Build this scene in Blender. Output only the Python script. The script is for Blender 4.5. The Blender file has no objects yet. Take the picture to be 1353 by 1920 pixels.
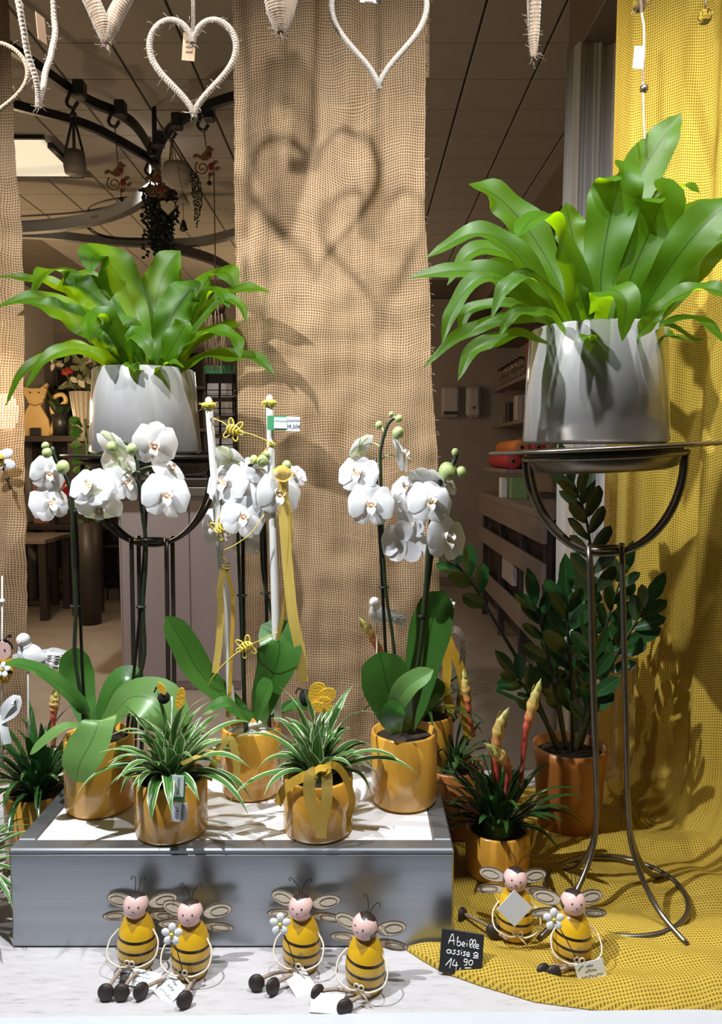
import bpy, bmesh, math, random
from mathutils import Vector, Matrix, Euler, noise
R = math.radians
PI = math.pi
sc = bpy.context.scene
COL = sc.collection
random.seed(7)

# ------------------------------------------------------------------ camera, world, lamps, exposure
FPX, W, H = 1400.0, 1353, 1920
HZ = 850.0
PITCH = math.atan((H / 2 - HZ) / FPX)
CAMZ = 1.5
cam_d = bpy.data.cameras.new('camera')
cam = bpy.data.objects.new('camera', cam_d)
COL.objects.link(cam)
cam.location = (0, 0, CAMZ)
cam.rotation_euler = (PI / 2 - PITCH, 0, 0)
cam_d.sensor_fit = 'VERTICAL'
cam_d.sensor_height = 24.0
cam_d.lens = 24.0 * FPX / H
cam_d.clip_start = 0.02
sc.camera = cam
world = bpy.data.worlds.new('World')
sc.world = world
world.use_nodes = True
world.node_tree.nodes['Background'].inputs['Color'].default_value = (0.9, 0.92, 1.0, 1)
world.node_tree.nodes['Background'].inputs['Strength'].default_value = 0.012
sc.view_settings.view_transform = 'Standard'
sc.view_settings.look = 'None'
sc.view_settings.gamma = 1.0
sc.view_settings.use_curve_mapping = False
sc.view_settings.exposure = 0.2


def spot(name, loc, aim, power, angle, color, size=0.02, blend=0.6):
    d = bpy.data.lights.new(name, 'SPOT')
    d.energy = power
    d.spot_size = R(angle)
    d.spot_blend = blend
    d.color = color
    d.shadow_soft_size = size
    o = bpy.data.objects.new(name, d)
    COL.objects.link(o)
    o.location = loc
    o.rotation_euler = (Vector(aim) - Vector(loc)).to_track_quat('-Z', 'Y').to_euler()
    return o


def point(name, loc, power, color, size=0.08):
    d = bpy.data.lights.new(name, 'POINT')
    d.energy = power
    d.color = color
    d.shadow_soft_size = size
    o = bpy.data.objects.new(name, d)
    COL.objects.link(o)
    o.location = loc
    return o


COOL = (0.95, 0.95, 1.0)
WARM = (1.0, 0.72, 0.42)
spot('display_spot_left', (-0.98, 0.94, 2.72), (0.0, 1.62, 0.85), 235, 128, COOL, .016, 1.0)
spot('display_spot_inner_left', (-0.40, 1.45, 2.80), (-0.3, 1.70, 0.85), 36, 122, COOL, .016, 1.0)
spot('display_spot_inner_right', (0.28, 1.08, 2.76), (0.22, 1.80, 1.15), 112, 145, COOL, .016, 1.0)
spot('display_spot_right', (0.60, 1.10, 2.74), (0.95, 1.85, 1.50), 46, 120, COOL, .016, 1.0)
spot('counter_fill_spot', (-1.15, 4.02, 3.08), (-1.15, 4.75, 0.3), 210, 80, (1.0, .93, .9), .05, .8)  # added fill with no fixture, brightens the counter front
point('shop_lamp_light', (-2.6, 5.5, 1.9), 38, WARM)
point('shop_cat_light', (-2.86, 6.95, 1.92), 7, WARM, .05)
point('shop_back_light', (-0.8, 6.6, 2.4), 20, WARM, 0.15)
point('shop_side_light', (0.9, 5.9, 2.0), 2.5, (1.0, 0.82, 0.70), 0.2)

# ------------------------------------------------------------------ pixel helpers (1353 x 1920 frame)
FWD = Vector((0, math.cos(PITCH), -math.sin(PITCH)))
UPV = Vector((0, math.sin(PITCH), math.cos(PITCH)))
CAMP = Vector((0, 0, CAMZ))


def ray(px, py):
    return FWD + Vector(((px - W / 2) / FPX, 0, 0)) + UPV * ((H / 2 - py) / FPX)


def P(px, py, Y):
    d = ray(px, py)
    return CAMP + d * (Y / d.y)


def G(px, py, z):
    d = ray(px, py)
    return CAMP + d * ((z - CAMZ) / d.z)


def S(py, Y):
    d = ray(W / 2, py)
    return (Y / d.y) / FPX


YP = 1.35
LEDGE = G(676, 1777, 0).z
LEDGE = P(676, 1777, YP).z
PTOP = P(676, 1592, YP).z

# ------------------------------------------------------------------ object helpers


def thing(name, label, cat, loc=(0, 0, 0), rot=(0, 0, 0), group=None):
    o = bpy.data.objects.new(name, None)
    o.empty_display_size = 0.05
    COL.objects.link(o)
    o.location = loc
    o.rotation_euler = rot
    o['label'] = label
    o['category'] = cat
    if group:
        o['group'] = group
    return o


def tag(o, label, cat, group=None):
    o['label'] = label
    o['category'] = cat
    if group:
        o['group'] = group
    return o


def link(name, me, parent=None, loc=(0, 0, 0), rot=(0, 0, 0), scale=(1, 1, 1)):
    o = bpy.data.objects.new(name, me)
    COL.objects.link(o)
    o.parent = parent
    o.location = loc
    o.rotation_euler = rot
    o.scale = scale
    return o


def struct(o):
    o['kind'] = 'structure'
    return o


def cr(pts, n):
    """Catmull-Rom through pts, n+1 samples"""
    pts = [Vector(p) for p in pts]
    if len(pts) == 2:
        return [pts[0].lerp(pts[1], i / n) for i in range(n + 1)]
    q = [pts[0] * 2 - pts[1]] + pts + [pts[-1] * 2 - pts[-2]]
    m = len(pts) - 1
    out = []
    for i in range(n + 1):
        u = i / n * m
        k = min(int(u), m - 1)
        t = u - k
        a, b, c, d = q[k:k + 4]
        out.append(0.5 * ((2 * b) + (c - a) * t + (2 * a - 5 * b + 4 * c - d) * t * t + (3 * b - a - 3 * c + d) * t ** 3))
    return out


def interp(tab, t):
    for (a, va), (b, vb) in zip(tab, tab[1:]):
        if t <= b:
            k = (t - a) / (b - a) if b > a else 0
            k = k * k * (3 - 2 * k) * 0.5 + k * 0.5
            return va + (vb - va) * k
    return tab[-1][1]


class MB:
    def __init__(s):
        s.v = []
        s.f = []
        s.uv = []

    def add(s, vs, fs, uvs=None):
        b = len(s.v)
        s.v += [Vector(v) for v in vs]
        s.uv += uvs if uvs else [(0.5, 0.5)] * len(vs)
        s.f += [tuple(i + b for i in f) for f in fs]
        return s

    def grid(s, fn, nu, nv, closed=False):
        vs, uvs, fs = [], [], []
        nn = nu if closed else nu + 1
        for j in range(nv + 1):
            for i in range(nn):
                p = fn(i / nu, j / nv)
                if len(p) == 2:
                    vs.append(p[0]); uvs.append(p[1])
                else:
                    vs.append(p); uvs.append((i / nu, j / nv))
        for j in range(nv):
            for i in range(nu):
                i2 = (i + 1) % nn if closed else i + 1
                fs.append((j * nn + i, j * nn + i2, (j + 1) * nn + i2, (j + 1) * nn + i))
        return s.add(vs, fs, uvs)

    def tube(s, pts, r, n=8, closed=False, flat=None):
        pts = [Vector(p) for p in pts]
        m = len(pts)
        vs, uvs, fs = [], [], []
        L = 0
        prev = None
        for i, p in enumerate(pts):
            if closed:
                t = pts[(i + 1) % m] - pts[i - 1]
            else:
                t = pts[min(i + 1, m - 1)] - pts[max(i - 1, 0)]
            if t.length < 1e-9:
                t = Vector((0, 0, 1))
            t.normalize()
            if prev is None:
                a = Vector((0, 0, 1)) if abs(t.z) < 0.9 else Vector((1, 0, 0))
                u = t.cross(a).normalized()
            else:
                u = (prev - t * prev.dot(t))
                u = u.normalized() if u.length > 1e-6 else t.orthogonal().normalized()
            prev = u
            w = t.cross(u)
            rr = r(i / max(1, m - 1)) if callable(r) else r
            fl = flat or 1.0
            if i:
                L += (p - pts[i - 1]).length
            for k in range(n):
                a = 2 * PI * k / n
                vs.append(p + u * (math.cos(a) * rr) + w * (math.sin(a) * rr * fl))
                uvs.append((k / n, L))
        mm = m if closed else m - 1
        for i in range(mm):
            for k in range(n):
                a, b = i * n + k, i * n + (k + 1) % n
                c, d = ((i + 1) % m) * n + (k + 1) % n, ((i + 1) % m) * n + k
                fs.append((a, b, c, d))
        if not closed:
            fs.append(tuple(range(n))[::-1])
            fs.append(tuple((m - 1) * n + k for k in range(n)))
        return s.add(vs, fs, uvs)

    def ctube(s, ctrl, r, n=8, seg=16, **k):
        return s.tube(cr(ctrl, seg), r, n, **k)

    def box(s, c, size, rot=None, bev=0.0):
        hx, hy, hz = [q / 2 for q in size]
        M = Euler(rot).to_matrix() if rot else Matrix.Identity(3)
        c = Vector(c)
        b = min(bev, hx * .9, hy * .9, hz * .9)
        if b <= 0:
            vs = [c + M @ Vector((x * hx, y * hy, z * hz)) for x in (-1, 1) for y in (-1, 1) for z in (-1, 1)]
            fs = [(0, 1, 3, 2), (4, 6, 7, 5), (0, 4, 5, 1), (2, 3, 7, 6), (0, 2, 6, 4), (1, 5, 7, 3)]
            return s.add(vs, fs)
        bm = bmesh.new()
        for x in (-1, 1):
            for y in (-1, 1):
                for z in (-1, 1):
                    for ax in range(3):
                        q = [hx - b, hy - b, hz - b]
                        q[ax] = (hx, hy, hz)[ax]
                        bm.verts.new(c + M @ Vector((x * q[0], y * q[1], z * q[2])))
        bmesh.ops.convex_hull(bm, input=bm.verts)
        bmesh.ops.dissolve_limit(bm, angle_limit=0.01, verts=bm.verts, edges=bm.edges)
        bm.verts.index_update()
        s.add([v.co.copy() for v in bm.verts], [tuple(v.index for v in f.verts) for f in bm.faces])
        bm.free()
        return s

    def lathe(s, prof, c=(0, 0, 0), n=32, axis=None):
        c = Vector(c)
        M = axis or Matrix.Identity(3)
        m = len(prof)

        def fn(u, v):
            r, z = prof[int(round(v * (m - 1)))]
            a = 2 * PI * u
            return c + M @ Vector((r * math.cos(a), r * math.sin(a), z))
        return s.grid(fn, n, m - 1, closed=True)

    def ball(s, c, r, nu=16, nv=10, M=None):
        c = Vector(c)
        rx, ry, rz = (r, r, r) if not hasattr(r, '__len__') else r
        M = M or Matrix.Identity(3)

        def fn(u, v):
            a = 2 * PI * u
            b = PI * (v - .5) * 0.9999
            return c + M @ Vector((rx * math.cos(a) * math.cos(b), ry * math.sin(a) * math.cos(b), rz * math.sin(b)))
        return s.grid(fn, nu, nv, closed=True)

    def plate(s, outline, th, M=None, c=(0, 0, 0)):
        """outline in local x,z, thickness along local y"""
        c = Vector(c)
        M = M or Matrix.Identity(3)
        n = len(outline)
        vs = [c + M @ Vector((x, y, z)) for y in (-th / 2, th / 2) for x, z in outline]
        fs = [tuple(range(n)), tuple(range(2 * n - 1, n - 1, -1))]
        fs += [(i, i + n, (i + 1) % n + n, (i + 1) % n) for i in range(n)]
        xs = [o[0] for o in outline]; zs = [o[1] for o in outline]
        w = max(xs) - min(xs) or 1; h = max(zs) - min(zs) or 1
        uv = [((x - min(xs)) / w, (z - min(zs)) / h) for x, z in outline] * 2
        return s.add(vs, fs, uv)

    def leaf(s, ctrl, w, hint=(0, -.8, .6), prof=None, fold=.22, ripple=0.0, freq=16, nl=14, nc=3, ph=0.0, cup=0.0):
        pts = cr(ctrl, nl)
        h0, h1 = (Vector(hint[0]), Vector(hint[1])) if hasattr(hint[0], '__len__') else (Vector(hint), Vector(hint))
        vs, uvs, fs = [], [], []
        last = None
        for i, p in enumerate(pts):
            t = i / nl
            T = (pts[min(i + 1, nl)] - pts[max(i - 1, 0)])
            T = T.normalized() if T.length > 1e-9 else Vector((0, 0, 1))
            h = h0.lerp(h1, t)
            sd = T.cross(h)
            if sd.length < .08 and last:
                sd = last
            sd = sd.normalized()
            if last and sd.dot(last) < -.2 and t > .3:
                sd = -sd
            last = sd
            N = sd.cross(T)
            if N.dot(h) < 0:
                N = -N
            ww = w * interp(prof, t)
            for j in range(-nc, nc + 1):
                x = j / nc
                rp = ripple * math.sin(t * freq + ph + (1.7 if x > 0 else 0)) * abs(x) ** 1.5 * w * min(1, 4 * (1 - t))
                vs.append(p + sd * (x * ww) + N * (fold * abs(x) * ww - cup * x * x * ww + rp))
                uvs.append((.5 + x / 2, t))
        k = 2 * nc + 1
        for i in range(nl):
            for j in range(k - 1):
                fs.append((i * k + j, i * k + j + 1, (i + 1) * k + j + 1, (i + 1) * k + j))
        return s.add(vs, fs, uvs)

    def mesh(s, name, mat, smooth=True, off=(0, 0, 0)):
        me = bpy.data.meshes.new(name)
        o = Vector(off)
        me.from_pydata([v - o for v in s.v], [], s.f)
        if mat:
            me.materials.append(mat)
        if smooth:
            me.polygons.foreach_set('use_smooth', [True] * len(me.polygons))
        ul = me.uv_layers.new(name='UVMap')
        flat = []
        for l in me.loops:
            flat += s.uv[l.vertex_index]
        ul.data.foreach_set('uv', flat)
        me.update()
        return me

    def obj(s, name, mat, parent=None, smooth=True, world=True, sharp=None):
        """world=True: vertices are world coordinates, the root only translated"""
        off = (0, 0, 0)
        if world and parent:
            r = parent
            while r.parent:
                r = r.parent
            off = r.location
        me = s.mesh(name, mat, smooth, off)
        if sharp:
            me.set_sharp_from_angle(angle=R(sharp))
        return link(name, me, parent)


# ------------------------------------------------------------------ materials
MATS = {}


def nt(name):
    m = bpy.data.materials.new(name)
    m.use_nodes = True
    t = m.node_tree
    return m, t, t.nodes['Principled BSDF'], t.nodes['Material Output']


def node(t, kind, **kw):
    n = t.nodes.new(kind)
    for k, v in kw.items():
        if k.startswith('i_'):
            key = k[2:]
            n.inputs[int(key) if key.isdigit() else key].default_value = v
        else:
            setattr(n, k, v)
    return n


def mth(t, op, a, b=None, c=None, clamp=False):
    n = t.nodes.new('ShaderNodeMath')
    n.operation = op
    n.use_clamp = clamp
    for i, x in enumerate((a, b, c)):
        if x is None:
            continue
        if hasattr(x, 'is_output'):
            t.links.new(x, n.inputs[i])
        else:
            n.inputs[i].default_value = x
    return n.outputs[0]


def mixc(t, fac, a, b):
    n = t.nodes.new('ShaderNodeMix')
    n.data_type = 'RGBA'
    if hasattr(fac, 'is_output'):
        t.links.new(fac, n.inputs[0])
    else:
        n.inputs[0].default_value = fac
    for i, x in ((6, a), (7, b)):
        if hasattr(x, 'is_output'):
            t.links.new(x, n.inputs[i])
        else:
            n.inputs[i].default_value = (*x, 1) if len(x) == 3 else x
    return n.outputs[2]


def ramp(t, fac, stops):
    n = t.nodes.new('ShaderNodeValToRGB')
    e = n.color_ramp.elements
    while len(e) < len(stops):
        e.new(.5)
    for k, (p, c) in zip(e, stops):
        k.position = p
        k.color = (*c, 1)
    t.links.new(fac, n.inputs[0])
    return n.outputs[0]


def noisef(t, scale, vec=None, detail=3, rough=.5):
    n = node(t, 'ShaderNodeTexNoise', i_Scale=scale, i_Detail=detail, i_Roughness=rough)
    if vec is not None:
        t.links.new(vec, n.inputs['Vector'])
    return n.outputs['Fac']


def coord(t, which='Object', scale=None):
    o = node(t, 'ShaderNodeTexCoord').outputs[which]
    if scale:
        m = node(t, 'ShaderNodeMapping')
        m.inputs['Scale'].default_value = scale
        t.links.new(o, m.inputs['Vector'])
        o = m.outputs[0]
    return o


def bump(t, bs, height, strength=.3, dist=.002):
    b = node(t, 'ShaderNodeBump', i_Strength=strength, i_Distance=dist)
    t.links.new(height, b.inputs['Height'])
    t.links.new(b.outputs[0], bs.inputs['Normal'])


def simple(name, col, rough=.5, metal=0.0, var=.12, scale=30, bmp=0.0, coat=0.0, stretch=None, spec=.5, emit=None, estr=1, sheen=0):
    m, t, b, o = nt(name)
    f = noisef(t, scale, coord(t, 'Object', stretch))
    c2 = [max(0, q * (1 - var * 1.5)) for q in col]
    c1 = [min(1, q * (1 + var)) for q in col]
    t.links.new(mixc(t, f, c2, c1), b.inputs['Base Color'])
    b.inputs['Roughness'].default_value = rough
    b.inputs['Metallic'].default_value = metal
    b.inputs['Specular IOR Level'].default_value = spec
    b.inputs['Coat Weight'].default_value = coat
    b.inputs['Coat Roughness'].default_value = .08
    b.inputs['Sheen Weight'].default_value = sheen
    if emit:
        b.inputs['Emission Color'].default_value = (*emit, 1)
        b.inputs['Emission Strength'].default_value = estr
    if bmp:
        bump(t, b, f, bmp)
    MATS[name] = m
    return m


def translucent(t, bs, out, colsock, fac):
    tr = node(t, 'ShaderNodeBsdfTranslucent')
    t.links.new(colsock, tr.inputs['Color'])
    mx = node(t, 'ShaderNodeMixShader')
    mx.inputs[0].default_value = fac
    t.links.new(bs.outputs[0], mx.inputs[1])
    t.links.new(tr.outputs[0], mx.inputs[2])
    t.links.new(mx.outputs[0], out.inputs['Surface'])
    return mx


def leafmat(name, dark, light, rib, rough=.3, trans=.25, tcol=None, coat=0.0, ribw=.02, veins=0.0, margin=None, spec=.5):
    m, t, b, o = nt(name)
    uv = node(t, 'ShaderNodeTexCoord').outputs['UV']
    sx = node(t, 'ShaderNodeSeparateXYZ')
    t.links.new(uv, sx.inputs[0])
    d = mth(t, 'ABSOLUTE', mth(t, 'SUBTRACT', sx.outputs[0], .5))
    f = noisef(t, 14, coord(t, 'Object'))
    base = mixc(t, f, dark, light)
    if veins:
        vv = mth(t, 'SINE', mth(t, 'MULTIPLY', mth(t, 'SUBTRACT', sx.outputs[1], mth(t, 'MULTIPLY', d, .25)), 260))
        base = mixc(t, mth(t, 'MULTIPLY', mth(t, 'GREATER_THAN', vv, .75), veins), base, dark)
    if margin:
        mk = mth(t, 'GREATER_THAN', mth(t, 'ADD', d, mth(t, 'MULTIPLY', mth(t, 'SUBTRACT', f, .5), .06)), .385)
        base = mixc(t, mk, base, margin)
        mk2 = mth(t, 'MULTIPLY', mth(t, 'LESS_THAN', mth(t, 'ABSOLUTE', mth(t, 'SUBTRACT', d, .2)), .03), .25)
        base = mixc(t, mk2, base, [q * .9 for q in margin])
    base = mixc(t, mth(t, 'LESS_THAN', d, ribw), base, rib)
    t.links.new(base, b.inputs['Base Color'])
    b.inputs['Roughness'].default_value = rough
    b.inputs['Coat Weight'].default_value = coat
    b.inputs['Specular IOR Level'].default_value = spec
    if trans:
        tc = mixc(t, 1.0, base, tcol) if tcol else base
        if tcol:
            tc = mixc(t, .6, base, tcol)
        translucent(t, b, o, tc, trans)
    MATS[name] = m
    return m


def weave(name, thread, dark, period, hole, holeval, rough=.9, nz=.35, trans=.2, slub=.3):
    m, t, b, o = nt(name)
    uv = node(t, 'ShaderNodeTexCoord').outputs['UV']
    n1 = node(t, 'ShaderNodeTexNoise', i_Scale=9.0, i_Detail=3.0)
    t.links.new(uv, n1.inputs['Vector'])
    mp = node(t, 'ShaderNodeVectorMath', operation='MULTIPLY_ADD')
    t.links.new(n1.outputs['Color'], mp.inputs[0])
    mp.inputs[1].default_value = (period * nz * 6, period * nz * 6, 0)
    t.links.new(uv, mp.inputs[2])
    sx = node(t, 'ShaderNodeSeparateXYZ')
    t.links.new(mp.outputs[0], sx.inputs[0])
    px = mth(t, 'ABSOLUTE', mth(t, 'SINE', mth(t, 'MULTIPLY', sx.outputs[0], PI / period)))
    py = mth(t, 'ABSOLUTE', mth(t, 'SINE', mth(t, 'MULTIPLY', sx.outputs[1], PI / period)))
    mpx = node(t, 'ShaderNodeMapping'); mpx.inputs['Scale'].default_value = (1 / period, 4, 1)
    mpy = node(t, 'ShaderNodeMapping'); mpy.inputs['Scale'].default_value = (4, 1 / period, 1)
    t.links.new(uv, mpx.inputs[0]); t.links.new(uv, mpy.inputs[0])
    sl = mth(t, 'MAXIMUM', noisef(t, .9, mpx.outputs[0], 2), noisef(t, .9, mpy.outputs[0], 2))
    hgt = mth(t, 'MAXIMUM', px, py)
    fac = mth(t, 'MULTIPLY', mth(t, 'POWER', hgt, 3.0), mth(t, 'ADD', mth(t, 'MULTIPLY', sl, slub * 2), 1 - slub * 1.1), clamp=True)
    big = noisef(t, 3.0, uv, 4)
    th = mixc(t, big, [q * .8 for q in thread], [min(1, q * 1.15) for q in thread])
    c = mixc(t, fac, dark, th)
    t.links.new(c, b.inputs['Base Color'])
    b.inputs['Roughness'].default_value = rough
    b.inputs['Specular IOR Level'].default_value = .1
    bump(t, b, hgt, .6, .0015)
    mx = translucent(t, b, o, c, trans)
    hol = mth(t, 'MULTIPLY', mth(t, 'LESS_THAN', hgt, hole), holeval)
    tp = node(t, 'ShaderNodeBsdfTransparent')
    mh = node(t, 'ShaderNodeMixShader')
    t.links.new(hol, mh.inputs[0])
    t.links.new(mx.outputs[0], mh.inputs[1])
    t.links.new(tp.outputs[0], mh.inputs[2])
    t.links.new(mh.outputs[0], o.inputs['Surface'])
    MATS[name] = m
    return m


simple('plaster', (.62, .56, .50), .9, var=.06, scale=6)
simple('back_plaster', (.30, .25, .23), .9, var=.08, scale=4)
simple('shop_floor', (.33, .27, .22), .42, var=.18, scale=5)
simple('ceiling_tile', (.34, .30, .255), .95, var=.05, scale=40, bmp=.1)
simple('ceiling_joint', (.16, .13, .10), .95)
simple('front_paint', (.56, .58, .62), .5, var=.05, scale=8)
simple('dark_wood', (.035, .024, .02), .45, var=.3, scale=12, stretch=(1, 1, .1))
simple('brown_board', (.16, .115, .085), .6, var=.1, scale=9)
simple('bench_wood', (.24, .19, .165), .5, var=.12, scale=14, stretch=(1, .15, 1))
simple('counter_panel', (.44, .38, .40), .45, var=.07, scale=30, stretch=(1, 1, .06))
simple('black_plastic', (.012, .012, .013), .4)
simple('black_metal', (.02, .018, .017), .35, metal=.6)
simple('grey_metal_band', (.22, .21, .2), .4, metal=.7)
simple('pewter', (.23, .20, .17), .34, metal=.9, var=.3, scale=25)
simple('dark_pewter', (.06, .055, .05), .38, metal=.8, var=.3, scale=25)
simple('galvanised', (.36, .385, .42), .33, metal=.85, var=.1, scale=5, stretch=(.3, 3, 14))
simple('white_board', (.86, .86, .88), .3, var=.02)
simple('grey_ceramic', (.285, .275, .275), .16, var=.03, scale=5, coat=.6)
simple('yellow_ceramic', (.68, .34, .045), .2, var=.05, scale=6, coat=.5)
simple('orange_ceramic', (.42, .15, .03), .35, var=.1, scale=6, coat=.2)
simple('soil', (.03, .02, .013), .95, var=.6, scale=220, bmp=1)
simple('white_gravel', (.75, .75, .74), .8, var=.2, scale=260, bmp=1)
simple('curtain_grey', (.60, .565, .55), .9, var=.06, scale=12, stretch=(4, 4, .4))
simple('jute_rope', (.25, .19, .14), .95, var=.25, scale=240, bmp=1, sheen=.3)
simple('raffia', (.20, .135, .085), .95, var=.45, scale=140, bmp=1, stretch=(1, 1, .25), sheen=.3)
simple('pale_rope', (.27, .23, .19), .95, var=.3, scale=240, bmp=1, sheen=.3)
simple('brown_twine', (.26, .17, .11), .95, var=.3, scale=240, bmp=1)
simple('kraft_card', (.24, .145, .08), .8, var=.1)
simple('white_card', (.82, .84, .87), .6, var=.02)
simple('green_card', (.06, .30, .13), .5)
simple('ink', (.03, .05, .10), .7)
simple('chalk', (.85, .86, .85), .8, var=.1, scale=300)
simple('slate', (.012, .012, .014), .6, var=.2)
simple('bamboo_white', (.76, .75, .72), .5, var=.08, scale=20, stretch=(1, 1, .2))
simple('wool_yellow', (.80, .68, .10), .95, var=.2, scale=300, bmp=1)
simple('bead_white', (.85, .84, .82), .5, var=.03)
simple('wire_yellow', (.78, .60, .09), .5, var=.1)
simple('felt_yellow', (.80, .47, .03), .95, var=.2, scale=260, bmp=.8)
simple('felt_black', (.01, .01, .011), .9)
simple('stem_green', (.10, .17, .045), .45, var=.25, scale=40)
simple('stem_dark', (.022, .035, .016), .4, var=.25, scale=40)
simple('stake_black', (.007, .009, .007), .35)
simple('bud_green', (.42, .50, .20), .45, var=.25, scale=50)
simple('wing_fabric', (.48, .41, .32), .8, var=.12, scale=200, bmp=.5)
simple('wing_wire', (.12, .08, .05), .5)
simple('shoe_brown', (.025, .016, .013), .5, var=.2)
simple('cream_cord', (.80, .69, .54), .7, var=.1, scale=300)
simple('leg_twine', (.42, .31, .23), .9, var=.3, scale=400, bmp=1)
simple('antenna_wire', (.02, .015, .012), .4, metal=.5)
simple('eye_black', (.01, .008, .008), .3)
simple('cheek_pink', (.62, .32, .34), .5)
simple('daisy_white', (.86, .86, .85), .5, var=.02)
simple('gold_lacquer', (.62, .42, .17), .45, var=.1, scale=8)
simple('candle_cream', (.70, .62, .50), .5)
simple('red_gloss', (.62, .02, .02), .2, coat=.5)
simple('orange_paper', (.62, .20, .05), .5)
simple('red_paper', (.50, .035, .04), .5)
simple('pink_board', (.42, .2, .17), .5)
simple('sack_cloth', (.42, .32, .23), .95, var=.2, scale=60)
simple('dispenser_white', (.42, .38, .38), .35)
simple('card_print', (.78, .75, .80), .5, var=.25, scale=25)
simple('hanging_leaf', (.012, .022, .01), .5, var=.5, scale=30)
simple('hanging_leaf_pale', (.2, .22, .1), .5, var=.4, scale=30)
simple('bark_brown', (.12, .07, .04), .9, var=.4, scale=50)
simple('planter_stone', (.17, .14, .125), .6, var=.1)
simple('planter_pale', (.33, .29, .26), .7, var=.15)
simple('bird_brown', (.22, .13, .06), .4, metal=.3, var=.5, scale=60)
simple('bird_red', (.20, .02, .015), .4)
simple('dove_white', (.82, .81, .83), .7, var=.05, scale=90, bmp=.4)
simple('feather', (.80, .78, .80), .85, var=.08, scale=80)
simple('satin_white', (.80, .80, .82), .35)
simple('dry_root', (.36, .28, .17), .9, var=.3, scale=80)
simple('pearl_green', (.05, .07, .03), .5)
simple('lamp_glow', (1, .9, .7), .5, emit=(1.0, .80, .52), estr=260)
simple('panel_glow', (.9, .85, .75), .6, emit=(1.0, .88, .66), estr=.62)
simple('wood_bee_yellow', (.80, .47, .03), .5)
simple('skin_pink', (.78, .50, .46), .5)
simple('glassware', (.55, .57, .58), .1, var=.05)
simple('book_green', (.20, .33, .12), .5)

leafmat('fern_leaf', (.026, .085, .0008), (.058, .152, .001), (.010, .036, .001), .44, .5, (.36, .60, .002), ribw=.018, veins=.35, spec=.28)
leafmat('orchid_leaf', (.030, .105, .016), (.055, .165, .026), (.022, .075, .012), .3, .12, (.2, .4, .02), ribw=.018)
leafmat('orchid_leaf_pale', (.10, .22, .055), (.15, .29, .075), (.07, .16, .04), .36, .22, (.3, .5, .05), ribw=.018)
leafmat('spider_leaf', (.030, .125, .012), (.055, .19, .022), (.05, .17, .03), .32, .15, None, ribw=.03, margin=(.66, .72, .46))
leafmat('strap_leaf', (.014, .06, .012), (.034, .115, .02), (.02, .07, .015), .2, .08, None, coat=.4, ribw=.02)
leafmat('zamia_leaf', (.009, .045, .012), (.025, .095, .022), (.06, .13, .035), .27, .05, None, coat=.15, ribw=.025)
leafmat('zamia_leaf_dark', (.015, .03, .011), (.03, .05, .016), (.05, .07, .03), .3, .05, None, coat=.1, ribw=.025)
leafmat('petal', (.74, .74, .77), (.82, .82, .84), (.68, .68, .68), .5, .38, (.95, .95, .93), ribw=.01, spec=.25)
leafmat('petal_green', (.58, .64, .38), (.72, .75, .60), (.62, .68, .40), .5, .42, (.9, .95, .7), ribw=.03, spec=.25)

# orchid lip: white lobes with a warm speckled throat (uv.y from throat to rim)
m, t, b, o = nt('orchid_lip')
sx = node(t, 'ShaderNodeSeparateXYZ'); t.links.new(coord(t, 'UV'), sx.inputs[0])
c = ramp(t, mth(t, 'ADD', sx.outputs[1], mth(t, 'MULTIPLY', mth(t, 'SUBTRACT', noisef(t, 260, coord(t), 2), .5), .8)),
         [(.1, (.48, .17, .06)), (.33, (.75, .55, .30)), (.6, (.86, .84, .82))])
t.links.new(c, b.inputs['Base Color']); b.inputs['Roughness'].default_value = .5
MATS['orchid_lip'] = m
# guzmania bud: red stalk end to yellow tip (uv.y)
m, t, b, o = nt('spike_bud')
sx = node(t, 'ShaderNodeSeparateXYZ'); t.links.new(coord(t, 'UV'), sx.inputs[0])
c = ramp(t, mth(t, 'ADD', sx.outputs[1], mth(t, 'MULTIPLY', mth(t, 'SUBTRACT', noisef(t, 90, coord(t), 2), .5), .2)),
         [(.0, (.32, .10, .07)), (.25, (.55, .06, .05)), (.48, (.66, .18, .07)), (.62, (.72, .46, .14)), (.9, (.60, .58, .18))])
t.links.new(c, b.inputs['Base Color']); b.inputs['Roughness'].default_value = .35
MATS['spike_bud'] = m
# travertine ledge
m, t, b, o = nt('ledge_stone')
f = noisef(t, 26, coord(t, 'Object', (.8, 4.5, 4)), 7, .72)
c = ramp(t, f, [(.30, (.30, .27, .27)), (.42, (.49, .46, .47)), (.7, (.56, .54, .55))])
t.links.new(c, b.inputs['Base Color']); b.inputs['Roughness'].default_value = .5
bump(t, b, f, .15)
MATS['ledge_stone'] = m
weave('burlap', (.46, .315, .185), (.095, .052, .024), .0066, .30, .55, slub=.55, nz=.5)
weave('yellow_jute', (.72, .51, .085), (.28, .16, .012), .0062, .42, .7, slub=.15, nz=.25)
weave('organza_gold', (.88, .66, .17), (.62, .40, .05), .0016, .6, .5, slub=.1, nz=.1, rough=.5)
weave('ribbon_yellow', (.88, .56, .07), (.60, .32, .02), .0016, .3, .15, slub=.1, nz=.1, rough=.5)
# bee body: painted stripes
m, t, b, o = nt('bee_body_paint')
oc = coord(t, 'Object'); sx = node(t, 'ShaderNodeSeparateXYZ'); t.links.new(oc, sx.inputs[0])
zz = mth(t, 'ADD', sx.outputs[2], mth(t, 'MULTIPLY', sx.outputs[0], .10))
base = mixc(t, noisef(t, 20, oc), (.74, .42, .012), (.80, .48, .02))
low = mth(t, 'MULTIPLY', mth(t, 'LESS_THAN', zz, .046), .4)
base = mixc(t, low, base, (.62, .42, .12))
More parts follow.
